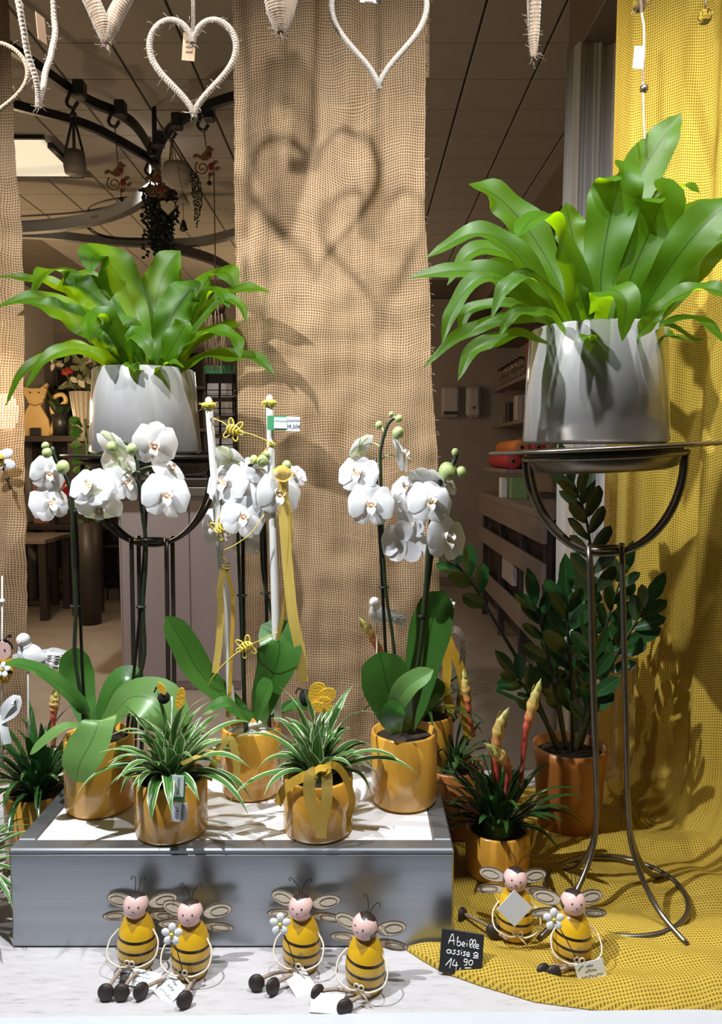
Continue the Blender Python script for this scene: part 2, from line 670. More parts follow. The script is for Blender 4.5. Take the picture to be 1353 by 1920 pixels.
# darker crossed collar at the front of the neck
ax = mth(t, 'ABSOLUTE', sx.outputs[0])
col = mth(t, 'GREATER_THAN', mth(t, 'SUBTRACT', sx.outputs[2], mth(t, 'MULTIPLY', ax, 1.1)), .074)
base = mixc(t, mth(t, 'MULTIPLY', col, .8), base, (.36, .20, .03))
for z0 in (.021, .039, .058):
    st = mth(t, 'LESS_THAN', mth(t, 'ABSOLUTE', mth(t, 'SUBTRACT', zz, z0)), .0026)
    base = mixc(t, st, base, (.022, .012, .008))
t.links.new(base, b.inputs['Base Color']); b.inputs['Roughness'].default_value = .3; b.inputs['Coat Weight'].default_value = .3
MATS['bee_body_paint'] = m
# bee head: heart-shaped pink face painted on a dark cap (object space, radius .023)
m, t, b, o = nt('bee_head_paint')
oc = coord(t, 'Object'); sx = node(t, 'ShaderNodeSeparateXYZ'); t.links.new(oc, sx.inputs[0])
inside = None
for cx, cz, rr in ((-.0095, .0052, .0132), (.0095, .0052, .0132), (0, -.0075, .0195)):
    dd = mth(t, 'SQRT', mth(t, 'ADD', mth(t, 'POWER', mth(t, 'ABSOLUTE', mth(t, 'SUBTRACT', sx.outputs[0], cx)), 2.0),
                            mth(t, 'POWER', mth(t, 'ABSOLUTE', mth(t, 'SUBTRACT', sx.outputs[2], cz)), 2.0)))
    k = mth(t, 'LESS_THAN', dd, rr)
    inside = k if inside is None else mth(t, 'MAXIMUM', inside, k)
inside = mth(t, 'MULTIPLY', inside, mth(t, 'LESS_THAN', sx.outputs[1], .004))
t.links.new(mixc(t, inside, (.035, .022, .018), (.80, .53, .49)), b.inputs['Base Color'])
b.inputs['Roughness'].default_value = .28; b.inputs['Coat Weight'].default_value = .3
MATS['bee_head_paint'] = m
# window pane
m = bpy.data.materials.new('window_glass'); m.use_nodes = True; t = m.node_tree
t.nodes.remove(t.nodes['Principled BSDF'])
tp = node(t, 'ShaderNodeBsdfTransparent'); gl = node(t, 'ShaderNodeBsdfGlossy', i_Roughness=.0)
tp.inputs[0].default_value = (.97, .98, .975, 1)
mx = node(t, 'ShaderNodeMixShader'); mx.inputs[0].default_value = .03
t.links.new(tp.outputs[0], mx.inputs[1]); t.links.new(gl.outputs[0], mx.inputs[2])
t.links.new(mx.outputs[0], t.nodes['Material Output'].inputs['Surface'])
MATS['window_glass'] = m
m, t, b, o = nt('clear_glass')
b.inputs['Transmission Weight'].default_value = 1.0; b.inputs['Roughness'].default_value = .03
t.links.new(mixc(t, noisef(t, 20, coord(t)), (.9, .88, .8), (1, .98, .92)), b.inputs['Base Color'])
MATS['clear_glass'] = m
M_ = MATS

PF = [(0, .28), (.2, .55), (.55, 1), (.78, .78), (.92, .36), (1, .02)]
PO = [(0, .38), (.2, .65), (.6, 1), (.85, .84), (.95, .5), (1, .06)]
PS = [(0, .75), (.3, 1), (.7, .7), (1, .03)]
PT = [(0, 1), (.6, .85), (.9, .45), (1, .03)]
PZ = [(0, .1), (.12, .55), (.45, 1), (.75, .75), (.93, .3), (1, .02)]
PR = [(0, 1), (1, 1)]

# ------------------------------------------------------------------ the setting: shop behind the window
CEIL, BACK, XL, XR = 3.2, 8.4, -3.4, 1.75
struct(MB().box((-.8, 4.75, -.05), (5.6, 7.4, .1)).obj('floor', M_['shop_floor'], smooth=False))
ceiling = struct(MB().box((-.8, 4.75, CEIL + .06), (5.6, 7.4, .1)).obj('ceiling', M_['ceiling_joint'], smooth=False))
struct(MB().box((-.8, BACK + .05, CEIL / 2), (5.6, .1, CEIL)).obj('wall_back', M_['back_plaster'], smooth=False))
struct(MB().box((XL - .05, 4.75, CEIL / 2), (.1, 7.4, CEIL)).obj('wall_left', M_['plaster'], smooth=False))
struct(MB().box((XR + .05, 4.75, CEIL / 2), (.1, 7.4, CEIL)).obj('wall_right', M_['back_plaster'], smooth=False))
struct(MB().box((-.8, 1.085, LEDGE / 2 - .02), (5.6, .05, LEDGE - .04)).obj('wall_front', M_['front_paint'], smooth=False))
struct(MB().box((-.8, BACK - .01, .05), (5.2, .03, .1), bev=.004).obj('baseboard_back', M_['brown_board'], smooth=False))
tile_me = MB().box((0, 0, 0), (.290, .296, .03), bev=.0025).mesh('ceiling_tile', M_['ceiling_tile'], smooth=False)
PANEL = (-2.62, -1.70, 4.11, 4.66)
for iy in range(17):
    for ix in range(-9, 5):
        tx, ty = .471 + .3 * ix - .15, 3.21 + .3 * iy - .15 - .6
        if ty < 2.5 or ty > BACK - .2:
            continue
        q = (tx / (ty * .997 - .13)) * FPX + W / 2
        if q < -40 or (q > 490 and q < 760) or q > 1180:
            continue
        if PANEL[0] < tx < PANEL[1] + .1 and PANEL[2] - .1 < ty < PANEL[3] + .1:
            continue
        link('tile', tile_me, ceiling, (tx, ty, CEIL - .004))
lp = thing('ceiling_light', 'pale rectangular light panel in the tiled ceiling above the hanging pot', 'ceiling light', ((PANEL[0] + PANEL[1]) / 2, (PANEL[2] + PANEL[3]) / 2, CEIL - .02))
MB().box((0, 0, -.004), (.90, .53, .02)).obj('diffuser', M_['panel_glow'], lp, smooth=False, world=False)
fm = MB()
for dx, dy, sx_, sy_ in ((0, .28, .96, .03), (0, -.28, .96, .03), (.465, 0, .03, .56), (-.465, 0, .03, .56)):
    fm.box((dx, dy, -.004), (sx_, sy_ * .6, .028))
fm.obj('frame', M_['black_metal'], lp, smooth=False, world=False)
# window and ledge
struct(MB().box((0, 1.62, LEDGE - .03), (3.2, 1.06, .06), bev=.004).obj('trim_1', M_['ledge_stone'], smooth=False))
sill = MB().box((0, 1.122, LEDGE - .006), (3.2, .11, .028), rot=(0, 0, R(.9)), bev=.004)
struct(sill.obj('window_sill', M_['front_paint'], smooth=False))
w1 = struct(bpy.data.objects.new('window_1', None)); COL.objects.link(w1); w1.location = (0, 1.09, LEDGE)
MB().box((0, 0, 1.25), (3.1, .008, 2.46)).obj('pane', M_['window_glass'], w1, smooth=False, world=False)
for dx in (-1.57, 1.57):
    MB().box((dx, 0, 1.25), (.06, .05, 2.5), bev=.004).obj('window_frame', M_['front_paint'], w1, smooth=False, world=False)
MB().box((0, 0, 2.5), (3.2, .05, .06), bev=.004).obj('window_frame', M_['front_paint'], w1, smooth=False, world=False)
# beams on the right
struct(MB().box((1.25, 2.55, (2.927 + CEIL) / 2), (.96, .70, CEIL - 2.927), bev=.004).obj('ceiling_beam', M_['brown_board'], smooth=False))
struct(MB().box((1.455, 5.7, 3.07), (.59, 5.3, .26), bev=.004).obj('trim_2', M_['brown_board'], smooth=False))
struct(MB().box((1.52, 5.7, 2.74), (.46, 5.3, .16), bev=.004).obj('trim_3', M_['brown_board'], smooth=False))

# grey curtain at the right
cx0, cx1, cy = .72, 1.02, 2.72


def cf(u, v):
    x = cx0 + (cx1 - cx0) * u
    fold = .03 * math.sin(u * 30 + .5 * math.sin(v * 3)) + .012 * math.sin(u * 71 + 1)
    return (x - .006 * math.sin(v * 5 + u * 3), cy + fold * (.6 + .4 * v), 2.92 - v * 2.84)


tag(MB().grid(cf, 70, 14).obj('grey_curtain', M_['curtain_grey']), 'grey floor-length curtain hanging under the ceiling beam behind the tall plant', 'curtain')

# ---- checkout counter behind the left stand
ct = thing('checkout_counter', 'tall grey-lilac counter with a dark top behind the left plant stand', 'counter', (-1.05, 4.95, 0))
x0, x1 = P(222, 1000, 4.65).x, P(620, 1000, 4.65).x
zt = P(300, 908, 4.65).z
MB().box(((x0 + x1) / 2, 4.95, zt / 2), (x1 - x0, .6, zt), bev=.004).obj('body', M_['counter_panel'], ct, smooth=False)
for k in range(3):
    wdt = (x1 - x0 - .03) / 3
    MB().box((x0 + .015 + wdt * (k + .5), 4.642, zt * .5 - .02), (wdt - .008, .016, zt - .16), bev=.003).obj('front_panel', M_['counter_panel'], ct, smooth=False)
MB().box(((x0 + x1) / 2, 4.94, zt + .012), (x1 - x0 + .06, .66, .05), bev=.006).obj('worktop', M_['dark_wood'], ct, smooth=False)
MB().box(((x0 + x1) / 2, 4.615, zt - .045), (x1 - x0 + .02, .03, .055), bev=.003).obj('edge_band', M_['grey_metal_band'], ct, smooth=False)
zw = zt + .037
scn = thing('card_terminal', 'dark till box lying on the counter top under the left stand', 'terminal', (-1.12, 4.9, zw))
MB().box((-1.12, 4.9, zw + .04), (.30, .2, .08), bev=.01).obj('body', M_['black_plastic'], scn, smooth=False)
MB().box((-1.12, 4.83, zw + .085), (.24, .06, .012), rot=(.3, 0, 0), bev=.003).obj('screen', M_['grey_metal_band'], scn, smooth=False)

# ---- card rack
cr0 = P(415, 780, 4.85)
rk = thing('card_rack', 'black wire card rack filled with greeting cards beside the burlap banner', 'card rack', (cr0.x, 4.85, zw))
rm = MB()
for dx in (-.085, .085):
    rm.tube([(cr0.x + dx, 4.80, zw), (cr0.x + dx, 4.80, 2.06)], .006, 6)
rm.box((cr0.x, 4.86, (zw + 2.05) / 2), (.19, .02, 2.05 - zw)).box((cr0.x, 4.86, zw + .01), (.22, .2, .02))
rm.obj('rack', M_['black_metal'], rk, smooth=False)
MB().box((cr0.x, 4.81, 2.03), (.19, .03, .05)).obj('header', M_['green_card'], rk, smooth=False)
for r_ in range(5):
    for c_ in range(2):
        z0 = 1.90 - r_ * .115
        xx = cr0.x - .05 + c_ * .10
        MB().box((xx, 4.805, z0), (.085, .008, .088), rot=(-.12, 0, random.uniform(-.05, .05))).obj('card', M_['card_print'], rk, smooth=False)
        wb = MB()
        for zz_ in (-.035, .0):
            wb.tube([(xx - .045, 4.83, z0 + zz_), (xx - .045, 4.785, z0 + zz_), (xx + .045, 4.785, z0 + zz_), (xx + .045, 4.83, z0 + zz_)], .003, 5)
        wb.obj('wire_pocket', M_['black_metal'], rk)

# ---- back shelving wall, left
bs = thing('shelving_unit', 'large dark brown shelving unit along the back wall at the left', 'shelf', (-2.2, 8.2, 0))
MB().box((-2.2, 8.34, 1.3), (2.15, .05, 2.6)).obj('back_panel', M_['dark_wood'], bs, smooth=False)
for k in range(4):
    MB().box((-3.25 + .70 * k, 8.18, 1.3), (.04, .30, 2.6), bev=.004).obj('upright', M_['dark_wood'], bs, smooth=False)
for zz_ in (.5, 1.1, 1.75, 2.2, 2.58):
    MB().box((-2.2, 8.18, zz_), (2.15, .30, .04), bev=.004).obj('shelf_board', M_['dark_wood'], bs, smooth=False)

# ---- display shelf with the cat
YS = 7.3
sx0, sx1 = P(28, 820, YS).x, P(146, 820, YS).x
zs = P(80, 817, YS).z
ds = thing('display_shelf', 'dark wooden open display shelf carrying the golden cat', 'shelf', ((sx0 + sx1) / 2, YS + .2, 0))
MB().box(((sx0 + sx1) / 2, YS + .2, zs - .03), (sx1 - sx0, .44, .06), bev=.005).obj('top_board', M_['dark_wood'], ds, smooth=False)
zl = P(80, 985, YS).z
MB().box(((sx0 + sx1) / 2 + .15, YS + .2, zl - .02), (sx1 - sx0 + .5, .44, .05), bev=.005).obj('shelf_board', M_['dark_wood'], ds, smooth=False)
for xx in (sx0 + .03, P(95, 900, YS).x, sx1 - .03):
    for yy in (YS + .02, YS + .39):
        MB().box((xx, yy, zs / 2 - .03), (.06, .05, zs - .06), bev=.004).obj('post', M_['dark_wood'], ds, smooth=False)
MB().box(((sx0 + sx1) / 2, YS + .40, (zs + zl) / 2), (sx1 - sx0 - .06, .012, zs - zl - .1)).obj('back_panel', M_['dark_wood'], ds, smooth=False)
pb = P(72, 870, YS + .1)
tag(MB().box((pb.x, YS + .2, zl + .24), (.19, .10, .48), bev=.01).obj('gift_box', M_['pink_board'], smooth=False), 'pinkish red box standing inside the dark display shelf', 'box')
p_ = P(117, 912, YS + .1)
cup = thing('red_bowl', 'glossy red bowl on the dark shelf behind the left orchid', 'bowl', (p_.x, YS + .12, zl + .25))
MB().lathe([(.03, 0), (.075, .03), (.115, .12), (.118, .19), (.112, .19), (.1, .12), (.06, .04), (0, .035)], (p_.x, YS + .12, zl + .255), 20).obj('bowl', M_['red_gloss'], cup)
MB().lathe([(.0, 0), (.1, .0), (.12, .02), (.1, .012), (0, .01)], (p_.x, YS + .12, zl + .235), 20).obj('saucer', M_['candle_cream'], cup)
tag(MB().box((p_.x, YS + .16, zl + .118), (.26, .2, .235), bev=.01).obj('wooden_riser', M_['dark_wood'], smooth=False), 'dark block under the red bowl on the display shelf', 'riser')
# golden cat silhouette
c0 = P(68, 815, YS + .1)
sc_ = S(770, YS)
catl = [(-.26, 0), (.26, 0), (.27, .12), (.24, .32), (.12, .52), (.09, .58), (.16, .66), (.20, .78), (.26, .98), (.235, 1.0), (.1, .9), (-.1, .9), (-.24, .93), (-.22, .78), (-.16, .68), (-.13, .58), (-.2, .48), (-.25, .3), (-.24, .12)]
cat = thing('cat_figure', 'flat golden cat silhouette sitting on the dark display shelf by the lamp', 'cat figure', (c0.x, YS + .12, zs))
MB().plate([(x * 100 * sc_ * .95, z * 100 * sc_) for x, z in catl], .03).obj('body', M_['gold_lacquer'], cat, smooth=False, world=False)
tl = MB().ctube([(.2, 0, .03), (.30, 0, .12), (.38, 0, .25), (.36, 0, .42)][0:0] + [(.26, 0, .02), (.34, 0, .30), (.30, 0, .55), (.36, 0, .75), (.52, 0, .80), (.58, 0, .68), (.50, 0, .60)], .045, 8, 24)
for v in tl.v:
    v *= 100 * sc_ * .98
tl.obj('tail', M_['gold_lacquer'], cat, world=False)
for dx in (-.09, .07):
    MB().ball((dx * 100 * sc_, -.017, .82 * 100 * sc_), .009, 8, 6).obj('eye', M_['eye_black'], cat, world=False)
MB().tube([(-.15 * 100 * sc_, -.02, .62 * 100 * sc_), (0, -.022, .57 * 100 * sc_), (.13 * 100 * sc_, -.02, .62 * 100 * sc_)], .006, 6).obj('collar', M_['brown_twine'], cat, world=False)
MB().box((0, -.03, .04), (.10, .05, .08), bev=.006).obj('base', M_['black_plastic'], cat, smooth=False, world=False)


def small_plant(name, label, p, r, h, potmat, leafm, n, ln, wd, up=.7, group=None, cat='potted plant'):
    t_ = thing(name, label, cat, p, group=group)
    MB().lathe([(0, 0), (r * .8, 0), (r, h), (r * .93, h), (r * .9, h * .9), (0, h * .9)], (0, 0, 0), 20).obj('pot', M_[potmat], t_, world=False)
    for i in range(n):
        a = random.uniform(0, 2 * PI); e = random.uniform(.3, 1) * up
        d = Vector((math.cos(a), math.sin(a), 0))
        q = ln * random.uniform(.6, 1.1)
        st = Vector((d.x * r * .4, d.y * r * .4, h * .9))
        MB().leaf([st, st + d * q * .35 + Vector((0, 0, q * e)), st + d * q * .8 + Vector((0, 0, q * e * 1.1))], wd, (0, -.3, 1), PZ, nl=6, nc=1).obj('leaf', M_[leafm], t_, world=False)
    return t_


q = P(109, 812, YS - .02)
small_plant('potted_plant', 'small dark leafy plant in a black square-shouldered pot beside the golden cat', (q.x, YS + .05, zs), .085, .21, 'black_plastic', 'zamia_leaf_dark', 12, .30, .035, 1.0)
for pxx, hh, lab in ((121, .19, 'taller cream candle behind the black plant pot beside the cat'), (133, .13, 'shorter cream candle right of the black plant pot beside the cat')):
    q = P(pxx, 812, YS)
    cd = thing('candle', lab, 'candle', (q.x, YS + .22, zs))
    MB().lathe([(0, 0), (.045, 0), (.045, hh), (.03, hh + .003), (0, hh)], (0, 0, 0), 16).obj('wax', M_['candle_cream'], cd, world=False)
    MB().tube([(0, 0, hh), (.003, 0, hh + .02)], .003, 5).obj('wick', M_['eye_black'], cd, world=False)
# white vase with dried flowers
q = P(157, 815, 6.9)
vz = zs - .06
vs = thing('flower_vase', 'tall ribbed cream vase with dried flowers left of the grey pot', 'vase', (q.x, 6.9, vz))
zv = P(157, 735, 6.9).z - vz
MB().lathe([(0, 0), (.06, 0), (.075, zv * .3), (.115, zv), (.105, zv), (.06, zv * .3), (0, .03)], (0, 0, 0), 24).obj('vase', M_['candle_cream'], vs, world=False)
for i in range(16):
    a = 2 * PI * i / 16
    MB().tube([(.068 * math.cos(a), .068 * math.sin(a), .1), (.114 * math.cos(a), .114 * math.sin(a), zv - .01)], .004, 5).obj('rib', M_['dry_root'], vs, world=False)
for i in range(56):
    a = random.uniform(0, 2 * PI); rr = random.uniform(.05, .26); zz_ = zv + random.uniform(.04, .34)
    fl = (rr * math.cos(a), rr * math.sin(a), zz_)
    d = Vector((random.uniform(-1, 1), random.uniform(-.6, .3), random.uniform(-.8, .8))).normalized()
    f0 = Vector(fl)
    MB().leaf([f0, f0 + d * .045, f0 + d * .09], .026, (random.uniform(-.5, .5), -1, .4), PZ, nl=5, nc=1).obj('leaf', M_['hanging_leaf_pale' if i % 3 else 'candle_cream'], vs, world=False)
    if i % 3 == 0:
        MB().tube([(.04 * math.cos(a), .04 * math.sin(a), zv - .03), f0 * .6 + Vector((0, 0, zz_ * .3)), f0], .003, 4).obj('stem', M_['stem_green'], vs, world=False)
tag(MB().box((q.x, 6.9, (zw + vz) / 2 - .32), (.22, .22, vz - .02)).obj('flower_column', M_['dark_wood'], smooth=False), 'slim dark plinth carrying the cream vase', 'plinth')
bpy.data.objects['flower_column'].location.z = vz / 2 - ((zw + vz) / 2 - .32) - .005
# climbing greenery beside the grey pot
iv = thing('trailing_ivy', 'green variegated climber in a narrow pot between shelf and grey pot', 'plant', (P(163, 900, 6.5).x, 6.5, .0))
MB().lathe([(0, 0), (.09, 0), (.11, .9), (.1, .9), (.09, .8), (0, .8)], (0, 0, 0), 18).obj('pot', M_['dark_wood'], iv, world=False)
ivb = MB()
for i in range(60):
    zz_ = random.uniform(.9, 1.80); a = random.uniform(0, 2 * PI)
    c_ = Vector((.04 * math.cos(a), .04 * math.sin(a), zz_))
    d = Vector((math.cos(a), math.sin(a), random.uniform(-.6, .4)))
    MB().leaf([c_, c_ + d * .05, c_ + d * .10], .032, (0, -1, .4), PZ, nl=5, nc=1).obj('leaf', M_['orchid_leaf' if i % 3 else 'orchid_leaf_pale'], iv, world=False)
MB().tube([(0, 0, .8), (0.01, 0, 1.4), (0, 0, 1.80)], .01, 6).obj('stem', M_['stem_green'], iv, world=False)
rf = thing('red_flower', 'small dark plant with one red blossom above the golden cat', 'flower', (P(103, 690, YS).x, YS + .3, zs))
MB().tube([(0, 0, 0), (.01, 0, .3), (0, 0, P(103, 690, YS).z - zs)], .006, 6).obj('stem', M_['stem_dark'], rf, world=False)
for i in range(7):
    a = i * .9
    MB().ball((.03 * math.cos(a), .02 * math.sin(a), P(103, 690, YS).z - zs + .02 * math.sin(i)), (.03, .02, .025), 8, 6).obj('petal', M_['red_gloss'], rf, world=False)
MB().lathe([(0, 0), (.05, 0), (.06, .1), (.05, .1), (0, .08)], (0, 0, 0), 14).obj('pot', M_['dark_wood'], rf, world=False)
# lamp behind the left burlap
q = P(12, 772, 2.24)
lm = thing('floor_lamp', 'glowing warm lamp bulb shining through the left burlap strip', 'lamp', (q.x, 2.24, 0))
MB().ball((q.x, 2.24, q.z), (.034, .030, .056), 20, 12).obj('lamp_bulb', M_['lamp_glow'], lm)
MB().tube([(q.x, 2.24, .02), (q.x, 2.24, q.z - .05)], .012, 8).obj('pole', M_['black_metal'], lm)
MB().lathe([(.02, -.09), (.03, -.06), (.028, -.06), (0, -.08)], (q.x, 2.24, q.z), 16).obj('socket', M_['black_metal'], lm)
MB().lathe([(0, 0), (.14, 0), (.14, .02), (0, .025)], (q.x, 2.24, 0), 20).obj('base', M_['black_metal'], lm)
# front table
a_, b_ = P(-30, 1012, 6.6), P(85, 1012, 6.6)
tb = thing('side_table', 'dark table with a pale edge in front of the display shelf', 'table', ((a_.x + b_.x) / 2, 6.9, 0))
MB().box(((a_.x + b_.x) / 2, 6.9, a_.z - .02), (b_.x - a_.x, .62, .04), bev=.004).obj('tabletop', M_['bench_wood'], tb, smooth=False)
for xx in (a_.x + .05, b_.x - .04):
    for yy in (6.64, 7.16):
        MB().box((xx, yy, (a_.z - .04) / 2), (.07, .07, a_.z - .04), bev=.004).obj('leg', M_['dark_wood'], tb, smooth=False)
for k, (zz_, ll) in enumerate(((.07, 'lower sack of a pair lying on the floor under the display shelf'), (.20, 'upper sack of a pair lying on the floor under the display shelf'))):
    q = P(110, 1100, 7.9)
    tag(MB().ball((q.x, 7.9, zz_), (.36, .16, .07), 20, 10).obj('sack', M_['sack_cloth']), ll, 'sack', 'sacks under the shelf')
for k, pxx in enumerate((158, 212)):
    q = P(pxx, 1060, 7.5)
    st = thing('wire_stool', ('left' if k == 0 else 'right') + ' one of two thin black wire stools beside the counter', 'stool', (q.x, 7.5, 0), group='wire stools')
    MB().lathe([(0, .56), (.13, .56), (.13, .585), (0, .59)], (0, 0, 0), 18).obj('seat', M_['dark_wood'], st, world=False)
    for i in range(4):
        a = PI / 4 + i * PI / 2
        MB().tube([(.09 * math.cos(a), .09 * math.sin(a), .56), (.14 * math.cos(a), .14 * math.sin(a), 0)], .008, 6).obj('leg', M_['black_metal'], st, world=False)
    MB().tube([(.125 * math.cos(i * PI / 8), .125 * math.sin(i * PI / 8), .2) for i in range(16)], .006, 5, closed=True).obj('ring', M_['black_metal'], st, world=False)

# ---- right part of the shop
for k, pxx in enumerate((845, 888)):
    a_, b_ = P(pxx, 724, BACK - .1), P(pxx, 782, BACK - .1)
    dp = thing('wall_dispenser', ('white paper towel dispenser with a dark slot' if k == 0 else 'white soap dispenser') + ' on the back wall right of the burlap', 'dispenser', (a_.x, BACK - .06, b_.z))
    hh = a_.z - b_.z
    wd = (.20, .165)[k]
    MB().box((0, 0, hh / 2), (wd, .12, hh), bev=.03).obj('body', M_['dispenser_white'], dp, smooth=False, world=False)
    if k == 0:
        MB().box((0, -.058, .045), (wd * .8, .012, .035)).obj('slot', M_['black_plastic'], dp, smooth=False, world=False)
    else:
        MB().box((0, -.062, hh * .62), (wd * .55, .012, hh * .55), bev=.005).obj('window', M_['counter_panel'], dp, smooth=False, world=False)
        MB().ball((0, -.062, hh * .3), .014, 8, 6).obj('button', M_['black_plastic'], dp, world=False)
for k, (zz_, lab) in enumerate(((2.20, 'upper wooden wall shelf with glassware on the right wall'), (1.81, 'lower wooden wall shelf with small boxes on the right wall'))):
    sh = thing('wall_shelf', lab, 'shelf', (1.6, 7.0, zz_))
    MB().box((0, 0, -.018), (.30, 2.6, .036), bev=.004).obj('shelf_board', M_['bench_wood'], sh, smooth=False, world=False)
    for yy in (-1.0, 0, 1.0):
        MB().box((.03, yy, -.09), (.2, .02, .11)).obj('bracket', M_['bench_wood'], sh, smooth=False, world=False)
for k in range(7):
    yy = 8.1 - k * .17
    gl_ = thing('wine_glass', ('stemmed glass nearest the back wall', 'second stemmed glass from the back wall', 'third stemmed glass from the back wall', 'middle stemmed glass of the seven', 'third stemmed glass from the red box', 'second stemmed glass from the red box', 'stemmed glass closest to the red box')[k] + ' on the upper wall shelf', 'glass', (1.5, yy, 2.2), group='glasses on the upper shelf')
    MB().lathe([(0, 0), (.034, .002), (.005, .008), (.005, .085), (.03, .11), (.036, .15), (.03, .20), (.027, .20), (.033, .15), (.027, .113), (0, .1)], (0, 0, 0), 14).obj('glass', M_['clear_glass'], gl_, world=False)
for k, (yy, hh, mm, lab) in enumerate(((6.75, .30, 'red_gloss', 'dark red bottle shaped box on the upper wall shelf'), (6.5, .22, 'dark_wood', 'dark box on the upper wall shelf'))):
    tag(MB().box((1.56, yy, 2.2 + hh / 2), (.14, .12, hh), bev=.01).obj('carton', M_[mm], smooth=False), lab, 'box')
for k, (yy, hh, mm, lab) in enumerate(((8.0, .10, 'bench_wood', 'small low wooden crate at the far end of the lower wall shelf'), (7.6, .2, 'dark_wood', 'dark jar-sized box on the lower wall shelf'), (7.2, .24, 'counter_panel', 'lilac grey carton on the lower wall shelf'), (6.8, .2, 'brown_board', 'brown carton on the lower wall shelf'))):
    tag(MB().box((1.55, yy, 1.81 + hh / 2), (.16, .14, hh), bev=.008).obj('carton', M_[mm], smooth=False), lab, 'box')
cn = thing('wooden_counter', 'long low wooden counter with open slots along the right wall', 'counter', (1.4, 5.8, 0))
MB().box((1.42, 5.75, 1.12), (.64, 2.5, .05), bev=.004).obj('worktop', M_['bench_wood'], cn, smooth=False)
for zz_, hh in ((1.02, .15), (.76, .13), (.36, .15)):
    MB().box((1.12, 5.75, zz_), (.03, 2.45, hh), bev=.003).obj('front_board', M_['bench_wood'], cn, smooth=False)
for yy in (4.6, 5.3, 6.1, 6.9):
    MB().box((1.16, yy, .54), (.05, .05, 1.08), bev=.003).obj('post', M_['dark_wood'], cn, smooth=False)
MB().box((1.45, 5.75, .56), (.5, 2.4, .9)).obj('body', M_['dark_wood'], cn, smooth=False)
for k in range(2):
    yy = 5.0 + k * .9
    bx = MB().box((1.175, yy, .585), (.04, .5, .2), bev=.004).obj('drawer_panel', M_['counter_panel'], cn, smooth=False)
q = P(966, 932, 5.9)
tag(MB().box((q.x + .02, 5.9, 1.145 + .085), (.13, .1, .17), bev=.004).obj('carton', M_['book_green'], smooth=False), 'green and white carton standing on the long wooden counter', 'box')
tag(MB().box((q.x - .07, 6.05, 1.145 + .08), (.05, .1, .16), bev=.004).obj('carton', M_['white_card'], smooth=False), 'narrow white carton beside the green carton on the wooden counter', 'box')
rs = thing('roll_rack', 'wooden wall rack holding rolls of wrapping paper', 'rack', (1.45, 6.3, 1.36))
MB().box((1.43, 6.3, 1.36), (.62, 1.0, .03), bev=.003).obj('shelf_board', M_['bench_wood'], rs, smooth=False)
MB().box((1.735, 6.3, 1.55), (.02, 1.0, .40), bev=.003).obj('back_board', M_['bench_wood'], rs, smooth=False)
for k, (dx, dz, mm, lab) in enumerate(((0.0, 0, 'red_paper', 'dark red paper roll at the bottom left of the rack'), (.13, 0, 'orange_paper', 'orange paper roll second from left in the rack'), (.26, 0, 'candle_cream', 'cream paper roll lying on the right in the rack'), (.065, .108, 'orange_paper', 'orange paper roll lying on top of the stack'), (.195, .108, 'red_paper', 'bright red paper roll lying on top of the stack'))):
    M3 = Matrix.Rotation(PI / 2, 3, 'X')
    rl = thing('paper_roll', lab, 'paper roll', (1.20 + dx, 6.3, 1.376 + .062 + dz), group='wrapping paper rolls')
    MB().lathe([(.02, -.4), (.06, -.4), (.062, -.395), (.062, .395), (.06, .4), (.02, .4)], (0, 0, 0), 20, M3).obj('paper', M_[mm], rl, world=False)
    MB().lathe([(.012, -.41), (.019, -.41), (.019, .41), (.012, .41)], (0, 0, 0), 12, M3).obj('core', M_['kraft_card'], rl, world=False)

# ---- curved ceiling rails and what hangs from them
RZ = 2.93


def rail(name, label, pix, z, w, h, mat, seg=36):
    ctrl = [G(x, y, z) for x, y in pix]
    r_ = thing(name, label, 'rail', ctrl[len(ctrl) // 2])
    pts = cr(ctrl, seg)
    vs_, fs_ = [], []
    for i, p in enumerate(pts):
        t_ = (pts[min(i + 1, seg)] - pts[max(i - 1, 0)]).normalized()
        sd = t_.cross(Vector((0, 0, 1))).normalized()
        for a, b in ((-1, -1), (1, -1), (1, 1), (-1, 1)):
            vs_.append(p + sd * (a * w / 2) + Vector((0, 0, b * h / 2)))
    for i in range(seg):
        for k in range(4):
            fs_.append((i * 4 + k, i * 4 + (k + 1) % 4, i * 4 + 4 + (k + 1) % 4, i * 4 + 4 + k))
    fs_ += [(3, 2, 1, 0), tuple(seg * 4 + k for k in range(4))]
    MB().add(vs_, fs_).obj('track', M_[mat], r_, smooth=False)
    for k in (0, seg - 1):
        MB().tube([pts[k], (pts[k].x, pts[k].y, CEIL)], .008, 8).obj('hanger', M_[mat], r_)
    return r_


r1 = rail('ceiling_rail', 'black curved ceiling rail arching from upper left to the trailing plant', [(-60, 55), (20, 90), (150, 180), (225, 214), (262, 246), (291, 300), (300, 345)], RZ, .022, .036, 'black_metal')
r2 = rail('ceiling_rail', 'straighter black ceiling rail running below the arched one at the left', [(-60, 168), (20, 195), (150, 230), (220, 262), (297, 307)], RZ, .022, .036, 'black_metal')
r3 = rail('ceiling_rail', 'black curved ceiling rail curving up to the right behind the rope heart', [(292, 300), (305, 262), (330, 232), (380, 203), (435, 183), (520, 165)], RZ, .022, .036, 'black_metal')
rail('ceiling_rail', 'broad grey curved rail farther back sweeping up to the trailing plant', [(-40, 428), (60, 426), (150, 416), (230, 392), (290, 355)], 2.9, .05, .07, 'grey_metal_band')
rail('ceiling_rail', 'grey curved rail farther back running level behind the trailing plant', [(-40, 436), (90, 441), (200, 452), (300, 456), (380, 452), (470, 430)], 2.9, .05, .05, 'grey_metal_band')
